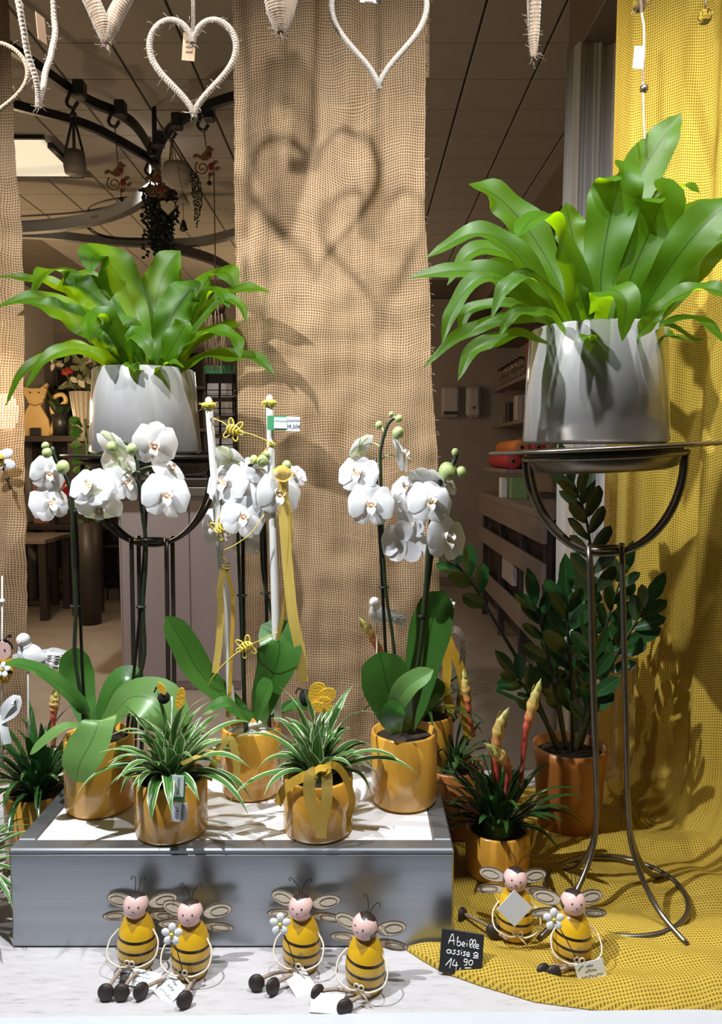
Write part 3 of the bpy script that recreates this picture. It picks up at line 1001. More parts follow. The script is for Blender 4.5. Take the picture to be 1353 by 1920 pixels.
rail('ceiling_rail', 'dim curved rail descending to the right above the left fern', [(300, 458), (345, 470), (400, 488), (450, 516), (520, 540)], 2.85, .04, .06, 'grey_metal_band')
lw = thing('light_cable', 'thin looping cable strung between the far ceiling rails', 'cable', G(190, 390, 2.95))
MB().ctube([G(x, y, 2.95) for x, y in ((-30, 408), (60, 404), (150, 397), (230, 382), (275, 368))], .006, 6, 30).obj('cable', M_['brown_board'], lw)
MB().ctube([G(x, y, 2.95) for x, y in ((275, 366), (210, 374), (172, 386), (166, 398), (178, 406))], .006, 6, 30).obj('cable', M_['brown_board'], lw)
MB().ctube([G(x, y, 2.9) for x, y in ((161, 416), (175, 407), (200, 403), (231, 403))], .010, 6, 20).obj('lamp_arm', M_['pewter'], lw)
MB().ctube([G(x, y, 2.9) for x, y in ((165, 427), (185, 440), (220, 447), (280, 449))], .010, 6, 20).obj('lamp_arm', M_['black_metal'], lw)


def rail_hook(px, py, owner, lab_z=RZ):
    c = G(px, py, RZ)
    MB().box((c.x, c.y, c.z), (.045, .05, .065), bev=.006).ctube([(c.x - .03, c.y - .02, c.z - .02), (c.x - .045, c.y - .02, c.z - .06), (c.x - .02, c.y - .02, c.z - .08), (c.x, c.y - .02, c.z - .055)], .007, 6, 10).obj('rail_clip', M_['black_plastic'], owner, smooth=False)
    return Vector((c.x - .02, c.y - .02, c.z - .078))


c = rail_hook(149, 168, r1)
YH = c.y
pp = P(150, 303, YH); s_ = S(303, YH)
hp = thing('hanging_pot', 'small brown hanging pot on leather straps below the arched rail', 'hanging pot', (c.x, YH, pp.z))
zz0, zz1 = P(150, 326, YH).z, P(150, 284, YH).z
MB().lathe([(0, zz0), (18 * s_, zz0), (20.5 * s_, zz0 + .03), (19.5 * s_, zz0 + .05), (17 * s_, zz1), (15 * s_, zz1), (16 * s_, zz0 + .04), (0, zz0 + .03)], (c.x, YH, 0), 22).obj('pot', M_['planter_stone'], hp)
kn = Vector((c.x, YH, P(150, 215, YH).z))
for a in (.3, 1.9, 3.5, 5.0):
    MB().tube([kn, (c.x + 17 * s_ * math.cos(a), YH + 17 * s_ * math.sin(a), zz1 - .015)], .005, 6).obj('strap', M_['black_plastic'], hp)
MB().tube([kn, c], .006, 6).ball(kn, .014, 8, 6).obj('cord', M_['black_plastic'], hp)


def bird_mobile(px, py, label, hook, flip=1, s=1.0):
    t_ = thing('bird_mobile', label, 'mobile', (hook.x, hook.y, P(px, py, hook.y).z), group='metal bird mobiles')
    o = Vector((hook.x, hook.y, P(px, py, hook.y).z)); u = S(py, hook.y) * s

    def q(x, z, y=0):
        return o + Vector((x * flip * u, y, -z * u))
    bd = [(-6, 4), (-14, 0), (-20, 3), (-21, 8), (-12, 6), (-4, 12), (6, 12), (13, 4), (15, -5), (20, -7), (15, -10), (11, -14), (5, -12), (3, -5)]
    MB().plate([(x * flip * u, -z * u) for x, z in bd], .008, c=o).obj('bird_body', M_['bird_brown'], t_, smooth=False)
    MB().ball(q(9, 3), (5 * u, .008, 6 * u), 10, 6).obj('breast', M_['bird_red'], t_)
    sp = [(math.cos(a) * (2 + a * 1.15), math.sin(a) * (2 + a * 1.15) + 26) for a in [i * .45 for i in range(24)]]
    MB().tube([q(x - 4, z) for x, z in sp], .0035, 5).obj('scroll', M_['bird_brown'], t_)
    MB().ball(q(13, 24), (6 * u, .006, 8 * u), 10, 6).obj('red_leaf', M_['bird_red'], t_)
    for lx, lz in ((20, 16), (12, 38), (24, 27)):
        MB().leaf([q(lx - 5, lz + 2), q(lx, lz), q(lx + 6, lz - 3)], 4 * u, (0, -1, 0), PZ, nl=5, nc=1).obj('leaf', M_['bird_brown'], t_)
    MB().tube([q(9, 34), q(9, 50)], .002, 5).ball(q(9, 54), 4.5 * u, 10, 8).obj('pendant', M_['black_metal'], t_)
    MB().tube([q(4, -12), hook], .0025, 5).obj('cord', M_['black_plastic'], t_)


bird_mobile(215, 318, 'metal bird mobile hanging left of the trailing plant', rail_hook(226, 205, r1))
bird_mobile(396, 288, 'metal bird mobile hanging right of the pale planter near the burlap', rail_hook(392, 212, r3))
bird_mobile(286, 330, 'metal bird mobile half hidden above the dark trailing plant', rail_hook(298, 262, r1), .8)
h3 = rail_hook(332, 228, r3)
# pale round planter with strings
pp = P(332, 325, h3.y); u = S(325, h3.y)
pl_ = thing('hanging_planter', 'pale round hanging planter with trailing bead-like strands', 'hanging planter', (h3.x, h3.y, pp.z))
MB().lathe([(0, -26 * u), (16 * u, -25 * u), (26 * u, -12 * u), (29 * u, 2 * u), (24 * u, 16 * u), (21 * u, 17 * u), (24 * u, 2 * u), (0, -10 * u)], pp, 24).obj('pot', M_['planter_pale'], pl_)
for a in (.4, 2.5, 4.6):
    MB().tube([h3, pp + Vector((23 * u * math.cos(a), 23 * u * math.sin(a), 15 * u))], .004, 5).obj('cord', M_['brown_twine'], pl_)
for k in range(5):
    x0_ = pp + Vector(((22 + 3 * k) * u, -.02 + .012 * k, (14 - 3 * k) * u))
    ln_ = (58, 98, 105, 80, 62)[k]
    st = [x0_ - Vector((12 * u, 0, -8 * u))] + [x0_ + Vector((8 * u * (1 - math.exp(-j / 2)), 0, -ln_ * u * j / 8)) for j in range(9)]
    mm = MB()
    for p in cr(st, int(ln_ / 3.2)):
        mm.ball(p + Vector((random.uniform(-2, 2) * u, random.uniform(-.01, .01), 0)), 1.9 * u, 6, 4)
    mm.tube(st, .0015, 4)
    mm.obj('strand', M_['pearl_green'], pl_)['kind'] = 'stuff'
# dark trailing plant
ht = rail_hook(291, 300, r1)
tp_ = thing('trailing_plant', 'dense dark trailing plant hanging where the rails meet', 'hanging plant', (ht.x, ht.y, P(300, 360, ht.y).z))
u = S(380, ht.y)
pc = P(300, 362, ht.y)
MB().lathe([(0, -14 * u), (22 * u, -12 * u), (30 * u, 4 * u), (27 * u, 4 * u), (0, -4 * u)], pc, 20).obj('pot', M_['bark_brown'], tp_)
for a in (.5, 2.6, 4.7):
    MB().tube([ht, pc + Vector((26 * u * math.cos(a), 26 * u * math.sin(a), 4 * u))], .004, 5).obj('cord', M_['black_plastic'], tp_)
fo = MB()
for k in range(58):
    a = random.uniform(0, 2 * PI); rr = random.uniform(.2, 1) * 32 * u
    ln_ = random.uniform(60, 138) * u * (1 if math.cos(a) < .5 else .8)
    b0 = pc + Vector((rr * math.cos(a), rr * math.sin(a), 6 * u))
    nst = int(ln_ / (3.6 * u))
    for j in range(nst):
        p = b0 + Vector((random.uniform(-3, 3) * u, random.uniform(-3, 3) * u, -j * 3.6 * u))
        d = Vector((random.uniform(-1, 1), random.uniform(-1, 1), random.uniform(-.7, .3))).normalized()
        fo.leaf([p, p + d * 4 * u, p + d * 9 * u], 3.8 * u, (random.uniform(-.5, .5), -1, .3), PZ, nl=3, nc=1)
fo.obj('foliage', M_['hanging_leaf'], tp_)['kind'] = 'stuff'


def solid_heart(name, label, px, py, Y, wpx, mat, hook=None):
    c = P(px, py, Y); u = S(py, Y) * wpx / 32
    ol = []
    for i in range(28):
        t_ = 2 * PI * i / 28
        ol.append((16 * math.sin(t_) ** 3 * u, (13 * math.cos(t_) - 5 * math.cos(2 * t_) - 2 * math.cos(3 * t_) - math.cos(4 * t_)) * u))
    t_ = thing(name, label, 'heart', c)
    MB().plate(ol, .02).obj('heart', M_[mat], t_, smooth=False, world=False)
    if hook:
        MB().tube([(0, 0, 8 * u), Vector(hook) - c], .002, 5).obj('cord', M_['brown_twine'], t_, world=False)
    return t_


solid_heart('hanging_heart', 'small pale felt heart hanging in front of the trailing plant', 314, 388, ht.y - .14, 28, 'candle_cream', ht + Vector((0, -.01, 0)))
wb = thing('wind_bell', 'pale metal bell ornament hanging right of the trailing plant', 'ornament', P(343, 375, h3.y - .12))
o_ = P(343, 375, h3.y - .12); u = S(375, h3.y)
MB().lathe([(0, 12 * u), (5 * u, 10 * u), (9 * u, 0), (13 * u, -8 * u), (11 * u, -8 * u), (0, 6 * u)], (0, 0, 0), 16).obj('bell', M_['planter_pale'], wb, world=False)
MB().tube([(0, 0, 12 * u), h3 - o_], .002, 5).tube([(0, 0, 4 * u), (0, 0, -40 * u)], .002, 5).obj('cord', M_['brown_twine'], wb, world=False)
MB().lathe([(0, -34 * u), (3 * u, -36 * u), (8 * u, -54 * u), (0, -55 * u)], (0, 0, 0), 12).obj('clapper', M_['black_metal'], wb, world=False)
# dried roots hanging by the burlap, and clips of the far rail
dr = thing('dried_roots', 'bundle of pale dried roots hanging behind the left fern near the burlap', 'dried plant', P(405, 600, 4.6))
o_ = P(405, 600, 4.6); u = S(600, 4.6)
MB().tube([(0, 0, 30 * u), (0, 0, CEIL - o_.z)], .004, 5).obj('cord', M_['brown_twine'], dr, world=False)
MB().ball((0, 0, 22 * u), (18 * u, 14 * u, 14 * u), 12, 8).obj('head', M_['bark_brown'], dr, world=False)
for k in range(22):
    x_ = random.uniform(-18, 20); l_ = random.uniform(50, 100)
    MB().ctube([(x_ * u * .6, random.uniform(-.05, .05), 25 * u), (x_ * u, random.uniform(-.05, .05), 0), (x_ * u + random.uniform(-4, 4) * u, 0, -l_ * .5 * u), (x_ * u + random.uniform(-8, 8) * u, 0, -l_ * u)], .004, 4, 8).obj('root', M_['dry_root'], dr, world=False)

# ------------------------------------------------------------------ fabric in the display window
YB = 2.04


def edge(tab, y):
    for (y0, x0_), (y1, x1_) in zip(tab, tab[1:]):
        if y <= y1:
            return x0_ + (x1_ - x0_) * (y - y0) / (y1 - y0)
    return tab[-1][1]


def banner(name, label, left, right, Y, ytop, ybot, nu, nv, amp=.019, seed=0):
    s0 = S(900, Y)

    def fn(u, v):
        py = ytop + (ybot - ytop) * v
        px = edge(left, py) * (1 - u) + edge(right, py) * u
        z = P(px, py, Y).z
        wv = noise.noise((px * .012 + seed, py * .0022, seed)) * amp * 1.6 + noise.noise((px * .03 + seed, py * .006, 3)) * amp * .8
        wv += noise.noise((px * .018, py * .02, 7 + seed)) * amp * .55
        if u in (0, 1):
            px += 1.6 * noise.noise((py * .09, u * 9, seed))
        p = P(px, py, Y)
        p.y += wv
        return (p, ((px - 400) * s0, p.z + .012 * math.sin(px * .02 + seed) + .03 * noise.noise((px * .01, py * .004, 2))))
    o = MB().grid(fn, nu, nv).obj(name, M_['burlap'])
    return tag(o, label, 'fabric')


banner('burlap_banner', 'wide brown burlap banner hanging in the middle behind the orchids',
       [(-420, 433), (0, 435), (300, 437), (560, 443), (700, 447), (1100, 452), (1560, 455)],
       [(-420, 802), (0, 800), (160, 797), (400, 795), (560, 806), (700, 808), (860, 821), (1100, 823), (1560, 826)], YB, -420, 1456, 90, 220)
banner('burlap_banner', 'narrow brown burlap strip hanging at the far left edge',
       [(-420, -260), (1560, -220)], [(-420, 12), (0, 18), (200, 24), (400, 33), (600, 40), (900, 48), (1300, 49), (1560, 50)], YB - .01, -420, 1456, 40, 160, seed=5)
strip = MB().grid(lambda u, v: (P(798 + 10 * u - 4 * v * u, -420 + 565 * v, YB + .012 - .004 * u), (u * .02, v * .8)), 3, 40).obj('fabric_selvedge', M_['burlap'])
tag(strip, 'folded-over darker edge of burlap at the upper right of the middle banner', 'fabric')
fz = MB()
for k in range(50):
    py = random.uniform(0, 1200)
    px = edge([(0, 800), (160, 797), (400, 795), (560, 806), (700, 808), (860, 821), (1200, 824)], py)
    a = P(px - 1, py, YB); b_ = P(px + random.uniform(3, 9), py + random.uniform(-5, 8), YB - .005)
    fz.tube([a, (a + b_) / 2 + Vector((0, 0, .003)), b_], .0009, 4)
fz.obj('frayed_threads', M_['brown_twine'], bpy.data.objects['burlap_banner'])['kind'] = 'stuff'

# yellow jute: hanging panel + cloth spread over the ledge
plan = [(P(1136, 800, 1.93).x, 1.93), (P(1180, 800, 1.93).x, 1.96), (P(1240, 800, 1.93).x, 1.92), (P(1300, 800, 1.86).x, 1.86), (P(1353, 800, 1.78).x, 1.76), (.95, 1.60), (1.0, 1.40), (1.03, 1.2)]
planp = cr([(x, y, 0) for x, y in plan], 160)
plen = [0]
for a, b_ in zip(planp, planp[1:]):
    plen.append(plen[-1] + (b_ - a).length)


def ledge_h(x, y):
    """height of the spread cloth above the ledge"""
    h = .004 + .006 * (noise.noise((x * 9, y * 7, 1)) + .5) + .004 * (noise.noise((x * 22, y * 18, 4)) + .5)
    fx = min(max((x - .12) / .5, 0), 1)
    fy = y - front_y(x)
    h += .030 * math.exp(-((fy - .05) / .035) ** 2) * (.35 + .65 * fx) * (.8 + .5 * noise.noise((x * 6, 2, 0)))
    h += .016 * math.exp(-((fy - .16 - .05 * math.sin(x * 7)) / .03) ** 2) * fx
    h += .014 * fx * (.5 + .5 * math.sin(y * 34 + x * 9 + 2 * noise.noise((x * 5, y * 5, 0)))) * min(1, max(0, (fy - .06) / .1))
    h += .05 * min(max((x - .60) / .35, 0), 1) ** 2 * (.6 + .4 * math.sin(y * 26 + x * 8))
    for ox, oy, orr in FLAT:
        k = min(max((math.hypot(x - ox, y - oy) - orr) / .04, 0), 1)
        h = .003 + (h - .003) * k
    return LEDGE + max(h, .0025)


FRONT = [(G(745, 1772, LEDGE)), (G(790, 1802, LEDGE)), (G(830, 1825, LEDGE)), (G(900, 1850, LEDGE)), (G(1000, 1880, LEDGE)), (G(1100, 1894, LEDGE)), (G(1200, 1903, LEDGE)), (G(1353, 1905, LEDGE)), (G(1500, 1905, LEDGE))]


def front_y(x):
    for a, b_ in zip(FRONT, FRONT[1:]):
        if x <= b_.x:
            k = max(0, (x - a.x) / (b_.x - a.x))
            return a.y + (b_.y - a.y) * k
    return FRONT[-1].y


FLAT = [(G(960, 1748, LEDGE).x, G(960, 1748, LEDGE).y, .05), (G(1070, 1800, LEDGE).x, G(1070, 1800, LEDGE).y, .05),
        (G(933, 1610, LEDGE).x, G(933, 1610, LEDGE).y, .09), (G(1065, 1520, LEDGE).x, G(1065, 1520, LEDGE).y, .12), (G(850, 1500, LEDGE).x, G(850, 1500, LEDGE).y, .08)]


def hang(u, v):
    f = u * 160
    k = min(int(f), 159)
    p = planp[k].lerp(planp[k + 1], f - k)
    d = (planp[k + 1] - planp[k]).normalized()
    nrm = Vector((-d.y, d.x, 0))
    L = plen[k] + (plen[k + 1] - plen[k]) * (f - k)
    amp = .3 + .7 * v
    w = .010 * math.sin(L * 55 + 1.2 * math.sin(v * 2.2)) * amp + .004 * math.sin(L * 120 + v * 3) * amp + .015 * noise.noise((L * 9, v * 3, 2))
    edgek = min(1, L / .05)
    q = p + nrm * (w * edgek)
    zc = LEDGE + .012 + .16
    if v < .85:
        z = 3.0 + (zc - 3.0) * v / .85
    else:
        a = (v - .85) / .15 * PI / 2
        z = zc - .16 * math.sin(a)
        q -= nrm * (.16 * (1 - math.cos(a)) * (.8 + .3 * math.sin(L * 17)))
    return (Vector((q.x, q.y, z)), (L * 1.25, -2.5 * v + .01 * math.sin(L * 30)))


yc = thing('yellow_curtain', 'bright yellow open-weave cloth hanging at the right and spread over the ledge', 'fabric', (plan[3][0], 1.86, LEDGE))
MB().grid(hang, 200, 90).obj('hanging_panel', M_['yellow_jute'], yc)
XPR = P(850, 1680, YP).x + .008


def tr(xa, xb, yb):
    def fn(u, v):
        x = xa + (xb - xa) * u
        y0_ = front_y(x)
        y = yb + (y0_ - yb) * v
        z = ledge_h(x, y)
        if v == 1:
            z = LEDGE + .002
        return (Vector((x, y, z)), (x + .02 * math.sin(y * 9), y + .02 * math.sin(x * 7)))
    return fn


MB().grid(tr(FRONT[0].x, XPR, YP - .006), 20, 16).obj('spread_cloth', M_['yellow_jute'], yc)
MB().grid(tr(XPR, 1.02, 2.02), 130, 120).obj('spread_cloth', M_['yellow_jute'], yc)

# ------------------------------------------------------------------ plinth
a_, b_ = P(20, 1700, YP), P(850, 1690, YP)
PX0, PX1, PY1 = a_.x, b_.x, YP + .375
pcx, pcy = (PX0 + PX1) / 2, (YP + PY1) / 2
pln = thing('display_plinth', 'low galvanised metal plinth with a white top board carrying the potted orchids', 'plinth', (pcx, pcy, LEDGE))
hh = PTOP - LEDGE
MB().box((0, 0, hh / 2 - .004), (PX1 - PX0, PY1 - YP, hh - .008), bev=.004).obj('body', M_['galvanised'], pln, smooth=False, world=False)
fr = MB()
iw = .036
for sx_, sy_, dx, dy in ((PX1 - PX0, iw, 0, -(PY1 - YP - iw) / 2), (PX1 - PX0, iw, 0, (PY1 - YP - iw) / 2), (iw, PY1 - YP - 2 * iw, -(PX1 - PX0 - iw) / 2, 0), (iw, PY1 - YP - 2 * iw, (PX1 - PX0 - iw) / 2, 0)):
    fr.box((dx, dy, hh - .006), (sx_, sy_, .012), bev=.003)
fr.obj('rim', M_['galvanised'], pln, smooth=False, world=False)
MB().box((0, 0, hh - .008), (PX1 - PX0 - 2 * iw - .002, PY1 - YP - 2 * iw - .002, .012), bev=.001).obj('top_board', M_['white_board'], pln, smooth=False, world=False)
PTB = PTOP - .002

# ------------------------------------------------------------------ hearts and strings hanging at the front


def heart_pts(w, h, n=64):
    o = []
    for i in range(n):
        t_ = 2 * PI * i / n
        o.append((16 * math.sin(t_) ** 3 / 32 * w, (13 * math.cos(t_) - 5 * math.cos(2 * t_) - 2 * math.cos(3 * t_) - math.cos(4 * t_) + 2.5) / 29 * h))
    return o


def fuzz(pts, r, n, ln, mat, parent, rng=.0006):
    mm = MB()
    for k in range(n):
        p = random.choice(pts)
        d = Vector((random.uniform(-1, 1), random.uniform(-1, .4), random.uniform(-1, 1))).normalized()
        a = p + d * r * .8
        l_ = ln * random.uniform(.4, 1.3)
        mm.tube([a, a + d * l_ * .6 + Vector((0, 0, -.002)), a + d * l_ + Vector((random.uniform(-.006, .006), 0, random.uniform(-.008, .002)))], rng, 3)
    mm.obj('fibres', mat, parent)['kind'] = 'stuff'


def rope_heart(label, px, py, Y, wpx, hpx, rpx, mat, yaw=0, roll=0, ridges=90, thick=None, card=None, cardmat='kraft_card', fz=40, wob=0.0):
    c = P(px, py, Y); u = S(py, Y)
    t_ = thing('hanging_heart', label, 'heart', c, group='hearts hanging at the window')
    Rm = Matrix.Rotation(R(yaw), 3, 'Z') @ Matrix.Rotation(R(roll), 3, 'Y')
    hp_ = [c + Rm @ Vector((x * u, 0, z * u)) for x, z in heart_pts(wpx, hpx, 900)]
    if wob:
        hp_ = [p + Vector((noise.noise(p * 20) * wob, 0, noise.noise(p * 20 + Vector((5, 5, 5))) * wob)) for p in hp_]

    def rad(s):
        k = 1.0
        if thick:
            k = .5 + (thick + .5) * min(1, abs(s - .5) / .085) * (1 - .5 * min(1, max(0, abs(s - .5) - .2) / .2))
        return rpx * u * k * (1 + (.05 if mat == 'raffia' else .20) * abs(math.sin(s * ridges * 1.7 * PI)) - .10)
    m_ = MB().tube(hp_, rad, 8, closed=True)
    m_.obj('rope_frame', M_[mat], t_)
    top = c + Rm @ Vector((0, 0, heart_pts(wpx, hpx)[0][1] * u))
    if c.z < CEIL:
        MB().tube([top, top + Vector((.002, 0, .15)), (top.x, top.y, CEIL)], .0028, 6).tube([top + Vector((.004, -.004, 0)), top + Vector((.006, -.004, .15)), (top.x + .004, top.y, CEIL)], .0022, 6).obj('cord', M_[mat], t_)
    if card:
        cc = c + Vector((card[0] * u, .004, card[1] * u))
        MB().box(cc, (card[2] * u, .0015, card[3] * u), rot=(0, R(card[4]), R(yaw))).obj('paper_tag', M_[cardmat], t_, smooth=False)
        mk = MB()
        for j in range(3):
            mk.box(cc + Vector((0, -.0015, (j - 1) * 9 * u)), (card[2] * u * .5, .001, 3 * u), rot=(0, R(card[4]), R(yaw)))
        mk.obj('print', M_['bark_brown'], t_, smooth=False)
    if fz:
        fuzz(hp_, rpx * u, int(fz * 1.4), 13 * u, M_[mat], t_, .00042)
    return t_


rope_heart('large open heart wound in beige jute rope with a small card at its dip', 362, 128, 1.62, 162, 172, 5.8, 'jute_rope', card=(-8, 40, 24, 50, 5), fz=70)
rope_heart('white corded wire heart with ridges hanging before the upper burlap', 710, 58, 1.66, 178, 204, 5.2, 'pale_rope', ridges=130, card=(-18, 62, 34, 20, 4), cardmat='white_card', fz=8)
rope_heart('narrow rope heart seen almost edge-on with a card, second from the left', 68, 62, 1.52, 130, 270, 5.4, 'jute_rope', yaw=82, fz=70, wob=.006, card=(8, 10, 30, 46, -8))
rope_heart('thin brown twine heart cut off by the left edge of the picture', -60, 170, 1.5, 215, 180, 4.2, 'brown_twine', yaw=8, fz=10)
rope_heart('thick raffia heart with only its lower tip in view at the upper left', 196, -48, 1.6, 120, 250, 9, 'raffia', yaw=30, thick=.9, fz=260)
rope_heart('furry raffia heart tip hanging in front of the burlap top', 524, -85, 1.6, 110, 280, 11, 'raffia', yaw=58, thick=1.1, fz=300)
rope_heart('raffia heart turned edge-on with only its tip in view right of the burlap', 1002, -38, 1.6, 120, 280, 8.5, 'raffia', yaw=84, thick=.2, fz=110)

bsn = thing('bead_string', 'twisted cord with clear beads and a white tag before the yellow cloth', 'bead string', P(1203, 140, 1.62))
pts = [P(1199, -160, 1.62), P(1200, 0, 1.62), P(1207, 60, 1.62), P(1205, 160, 1.62), P(1208, 262, 1.62)]
MB().tube(cr(pts, 160), lambda s: .0021 * (1 + .4 * abs(math.sin(s * 200))), 6).obj('cord', M_['leg_twine'], bsn)
u = S(100, 1.62)
MB().ball(P(1199, 8, 1.62), (13 * u, 13 * u, 15 * u), 18, 12).obj('bead', M_['clear_glass'], bsn)
MB().ball(P(1207, 166, 1.62), 8 * u, 16, 10).obj('bead', M_['pewter'], bsn)
MB().box(P(1197, 108, 1.60), (19 * u, .0012, 40 * u), rot=(0, R(4), 0), bev=.0004).obj('paper_tag', M_['white_card'], bsn, smooth=False)
fuzz([P(1207, 20, 1.62), P(1200, 0, 1.62)], .01, 12, .03, M_['brown_twine'], bsn)
bs2 = thing('bead_string', 'faceted glass drop on a wire at the top right corner', 'bead string', P(1321, 30, 1.55))
u = S(30, 1.55)
MB().ball(P(1321, 32, 1.55), 14 * u, 8, 5).obj('bead', M_['clear_glass'], bs2, smooth=False)
MB().tube([P(1321, 18, 1.55), P(1323, 0, 1.55), P(1322, -160, 1.55)], .0015, 6).obj('wire', M_['pewter'], bs2)

# ------------------------------------------------------------------ plant stands
RX, RY = G(1152, 1690, LEDGE).x, G(1152, 1690, LEDGE).y
LY = 1.90


def plant_stand(label, base, ztop, tr_, br, lr, loop_yaw, legs_dx, legs_dy, tilt, mat, tray, base_r=.15, wr=.0058, feet=None):
    """base: world point on the ledge below the loop; ztop: tray height above base"""
    t_ = thing('plant_stand', label, 'plant stand', base, (0, R(tilt), 0), group='wire plant stands')
    MB().lathe([(0, -.001), (tr_ * .97, -.001), (tr_, .002), (tr_, .006), (tr_ * .98, .0065), (tr_ * .9, .004), (0, .004)], (0, 0, ztop), 48).obj('tray', M_[tray], t_, world=False)
    MB().lathe([(0, -.042), (br * .82, -.042), (br * .92, -.036), (br, -.006), (br * .99, -.003), (0, -.003)], (0, 0, ztop), 40).obj('bowl', M_[tray], t_, world=False)
    for yw in loop_yaw:
        Rm = Matrix.Rotation(R(yw), 3, 'Z')
        lp_ = [Rm @ Vector((lr * math.cos(a), 0, ztop - .012 + 1.28 * lr * math.sin(a))) for a in [PI + PI * i / 40 for i in range(41)]]
        MB().tube(lp_, wr, 8).obj('loop', M_[mat], t_, world=False)
    MB().tube([((lr) * math.cos(2 * PI * i / 48), lr * math.sin(2 * PI * i / 48), ztop - .012) for i in range(48)], wr, 8, closed=True).obj('ring', M_[mat], t_, world=False)
    zb = ztop - .012 - 1.28 * lr
    for sx_ in (-1, 1):
        for sy_ in (-1, 1):
            x, y = sx_ * legs_dx, sy_ * legs_dy
            if feet:
                ca, sa = math.cos(R(-19.8)), math.sin(R(-19.8))
                x, y = x * ca - y * sa, x * sa + y * ca
            ex, ey = sx_ * base_r * .72, sy_ * base_r * .72
            if sy_ < 0:
                ex, ey = sx_ * base_r * 1.06, -base_r * .72
            if feet:
                ex, ey = feet[sx_, sy_]
            MB().ctube([(x, y, zb + .02), (x, y, zb * .6), (x, y, .20), (x + (ex - x) * .12, y + (ey - y) * .12, .11), (x + (ex - x) * .5, y + (ey - y) * .5, .04), (ex, ey, .010)], wr, 8, 40).obj('leg', M_[mat], t_, world=False)
    MB().tube([(legs_dx * math.cos(2 * PI * i / 20) * 1.05, legs_dy * math.sin(2 * PI * i / 20) * 1.2, zb + .012) for i in range(20)], wr * .8, 6, closed=True).obj('collar', M_[mat], t_, world=False)
    MB().tube([(base_r * math.cos(2 * PI * i / 56), base_r * math.sin(2 * PI * i / 56), .014) for i in range(56)], wr, 8, closed=True).obj('base_ring', M_[mat], t_, world=False)
    return t_


zr = P(1130, 842, RY).z - LEDGE
TX = P(1130, 842, RY).x
tlt = math.degrees(math.atan((TX - RX) / zr))
plant_stand('tall pewter wire plant stand on the yellow cloth at the right', (RX, RY, LEDGE + .004), zr - .004, .225, .150, .155, (-4, -36), .031, .018, tlt, 'pewter', 'pewter', .142, feet={(-1, -1): (-.19, -.13), (1, -1): (.08, -.165), (1, 1): (.125, .055), (-1, 1): (-.09, .10)})
zl_ = P(283, 858, LY).z - LEDGE
lx_ = P(288, 1300, LY).x
plant_stand('dark wire plant stand behind the orchids at the left', (lx_, LY, LEDGE + .001), zl_ - .001, .215, .150, .165, (14, -14), .044, .030, math.degrees(math.atan((P(283, 858, LY).x - lx_) / zl_)), 'dark_pewter', 'dark_pewter', .15)


# ------------------------------------------------------------------ bird's-nest ferns
def grey_pot(root, r0, r1, h):
    MB().lathe([(0, 0), (r0 - .008, 0), (r0, .006), (r1, h - .004), (r1 - .004, h), (r1 - .014, h - .001), (r1 - .018, h - .03), (0, h - .03)], (0, 0, 0), 72).obj('pot', M_['grey_ceramic'], root, world=False)
    MB().lathe([(0, h - .018), (r1 - .017, h - .022)], (0, 0, 0), 40).obj('soil', M_['soil'], root, world=False)


def pix_leaf(root, pts, wpx, Y0, mat, prof=PF, hint=(0, -.8, .6), name='leaf', **k):
    ctrl = [P(x, y, Y0 + d) for x, y, d in pts]
    w = wpx * S(pts[len(pts) // 2][1], Y0) / 2
    return MB().leaf(ctrl, w, hint, prof, **k).obj(name, M_[mat], root)


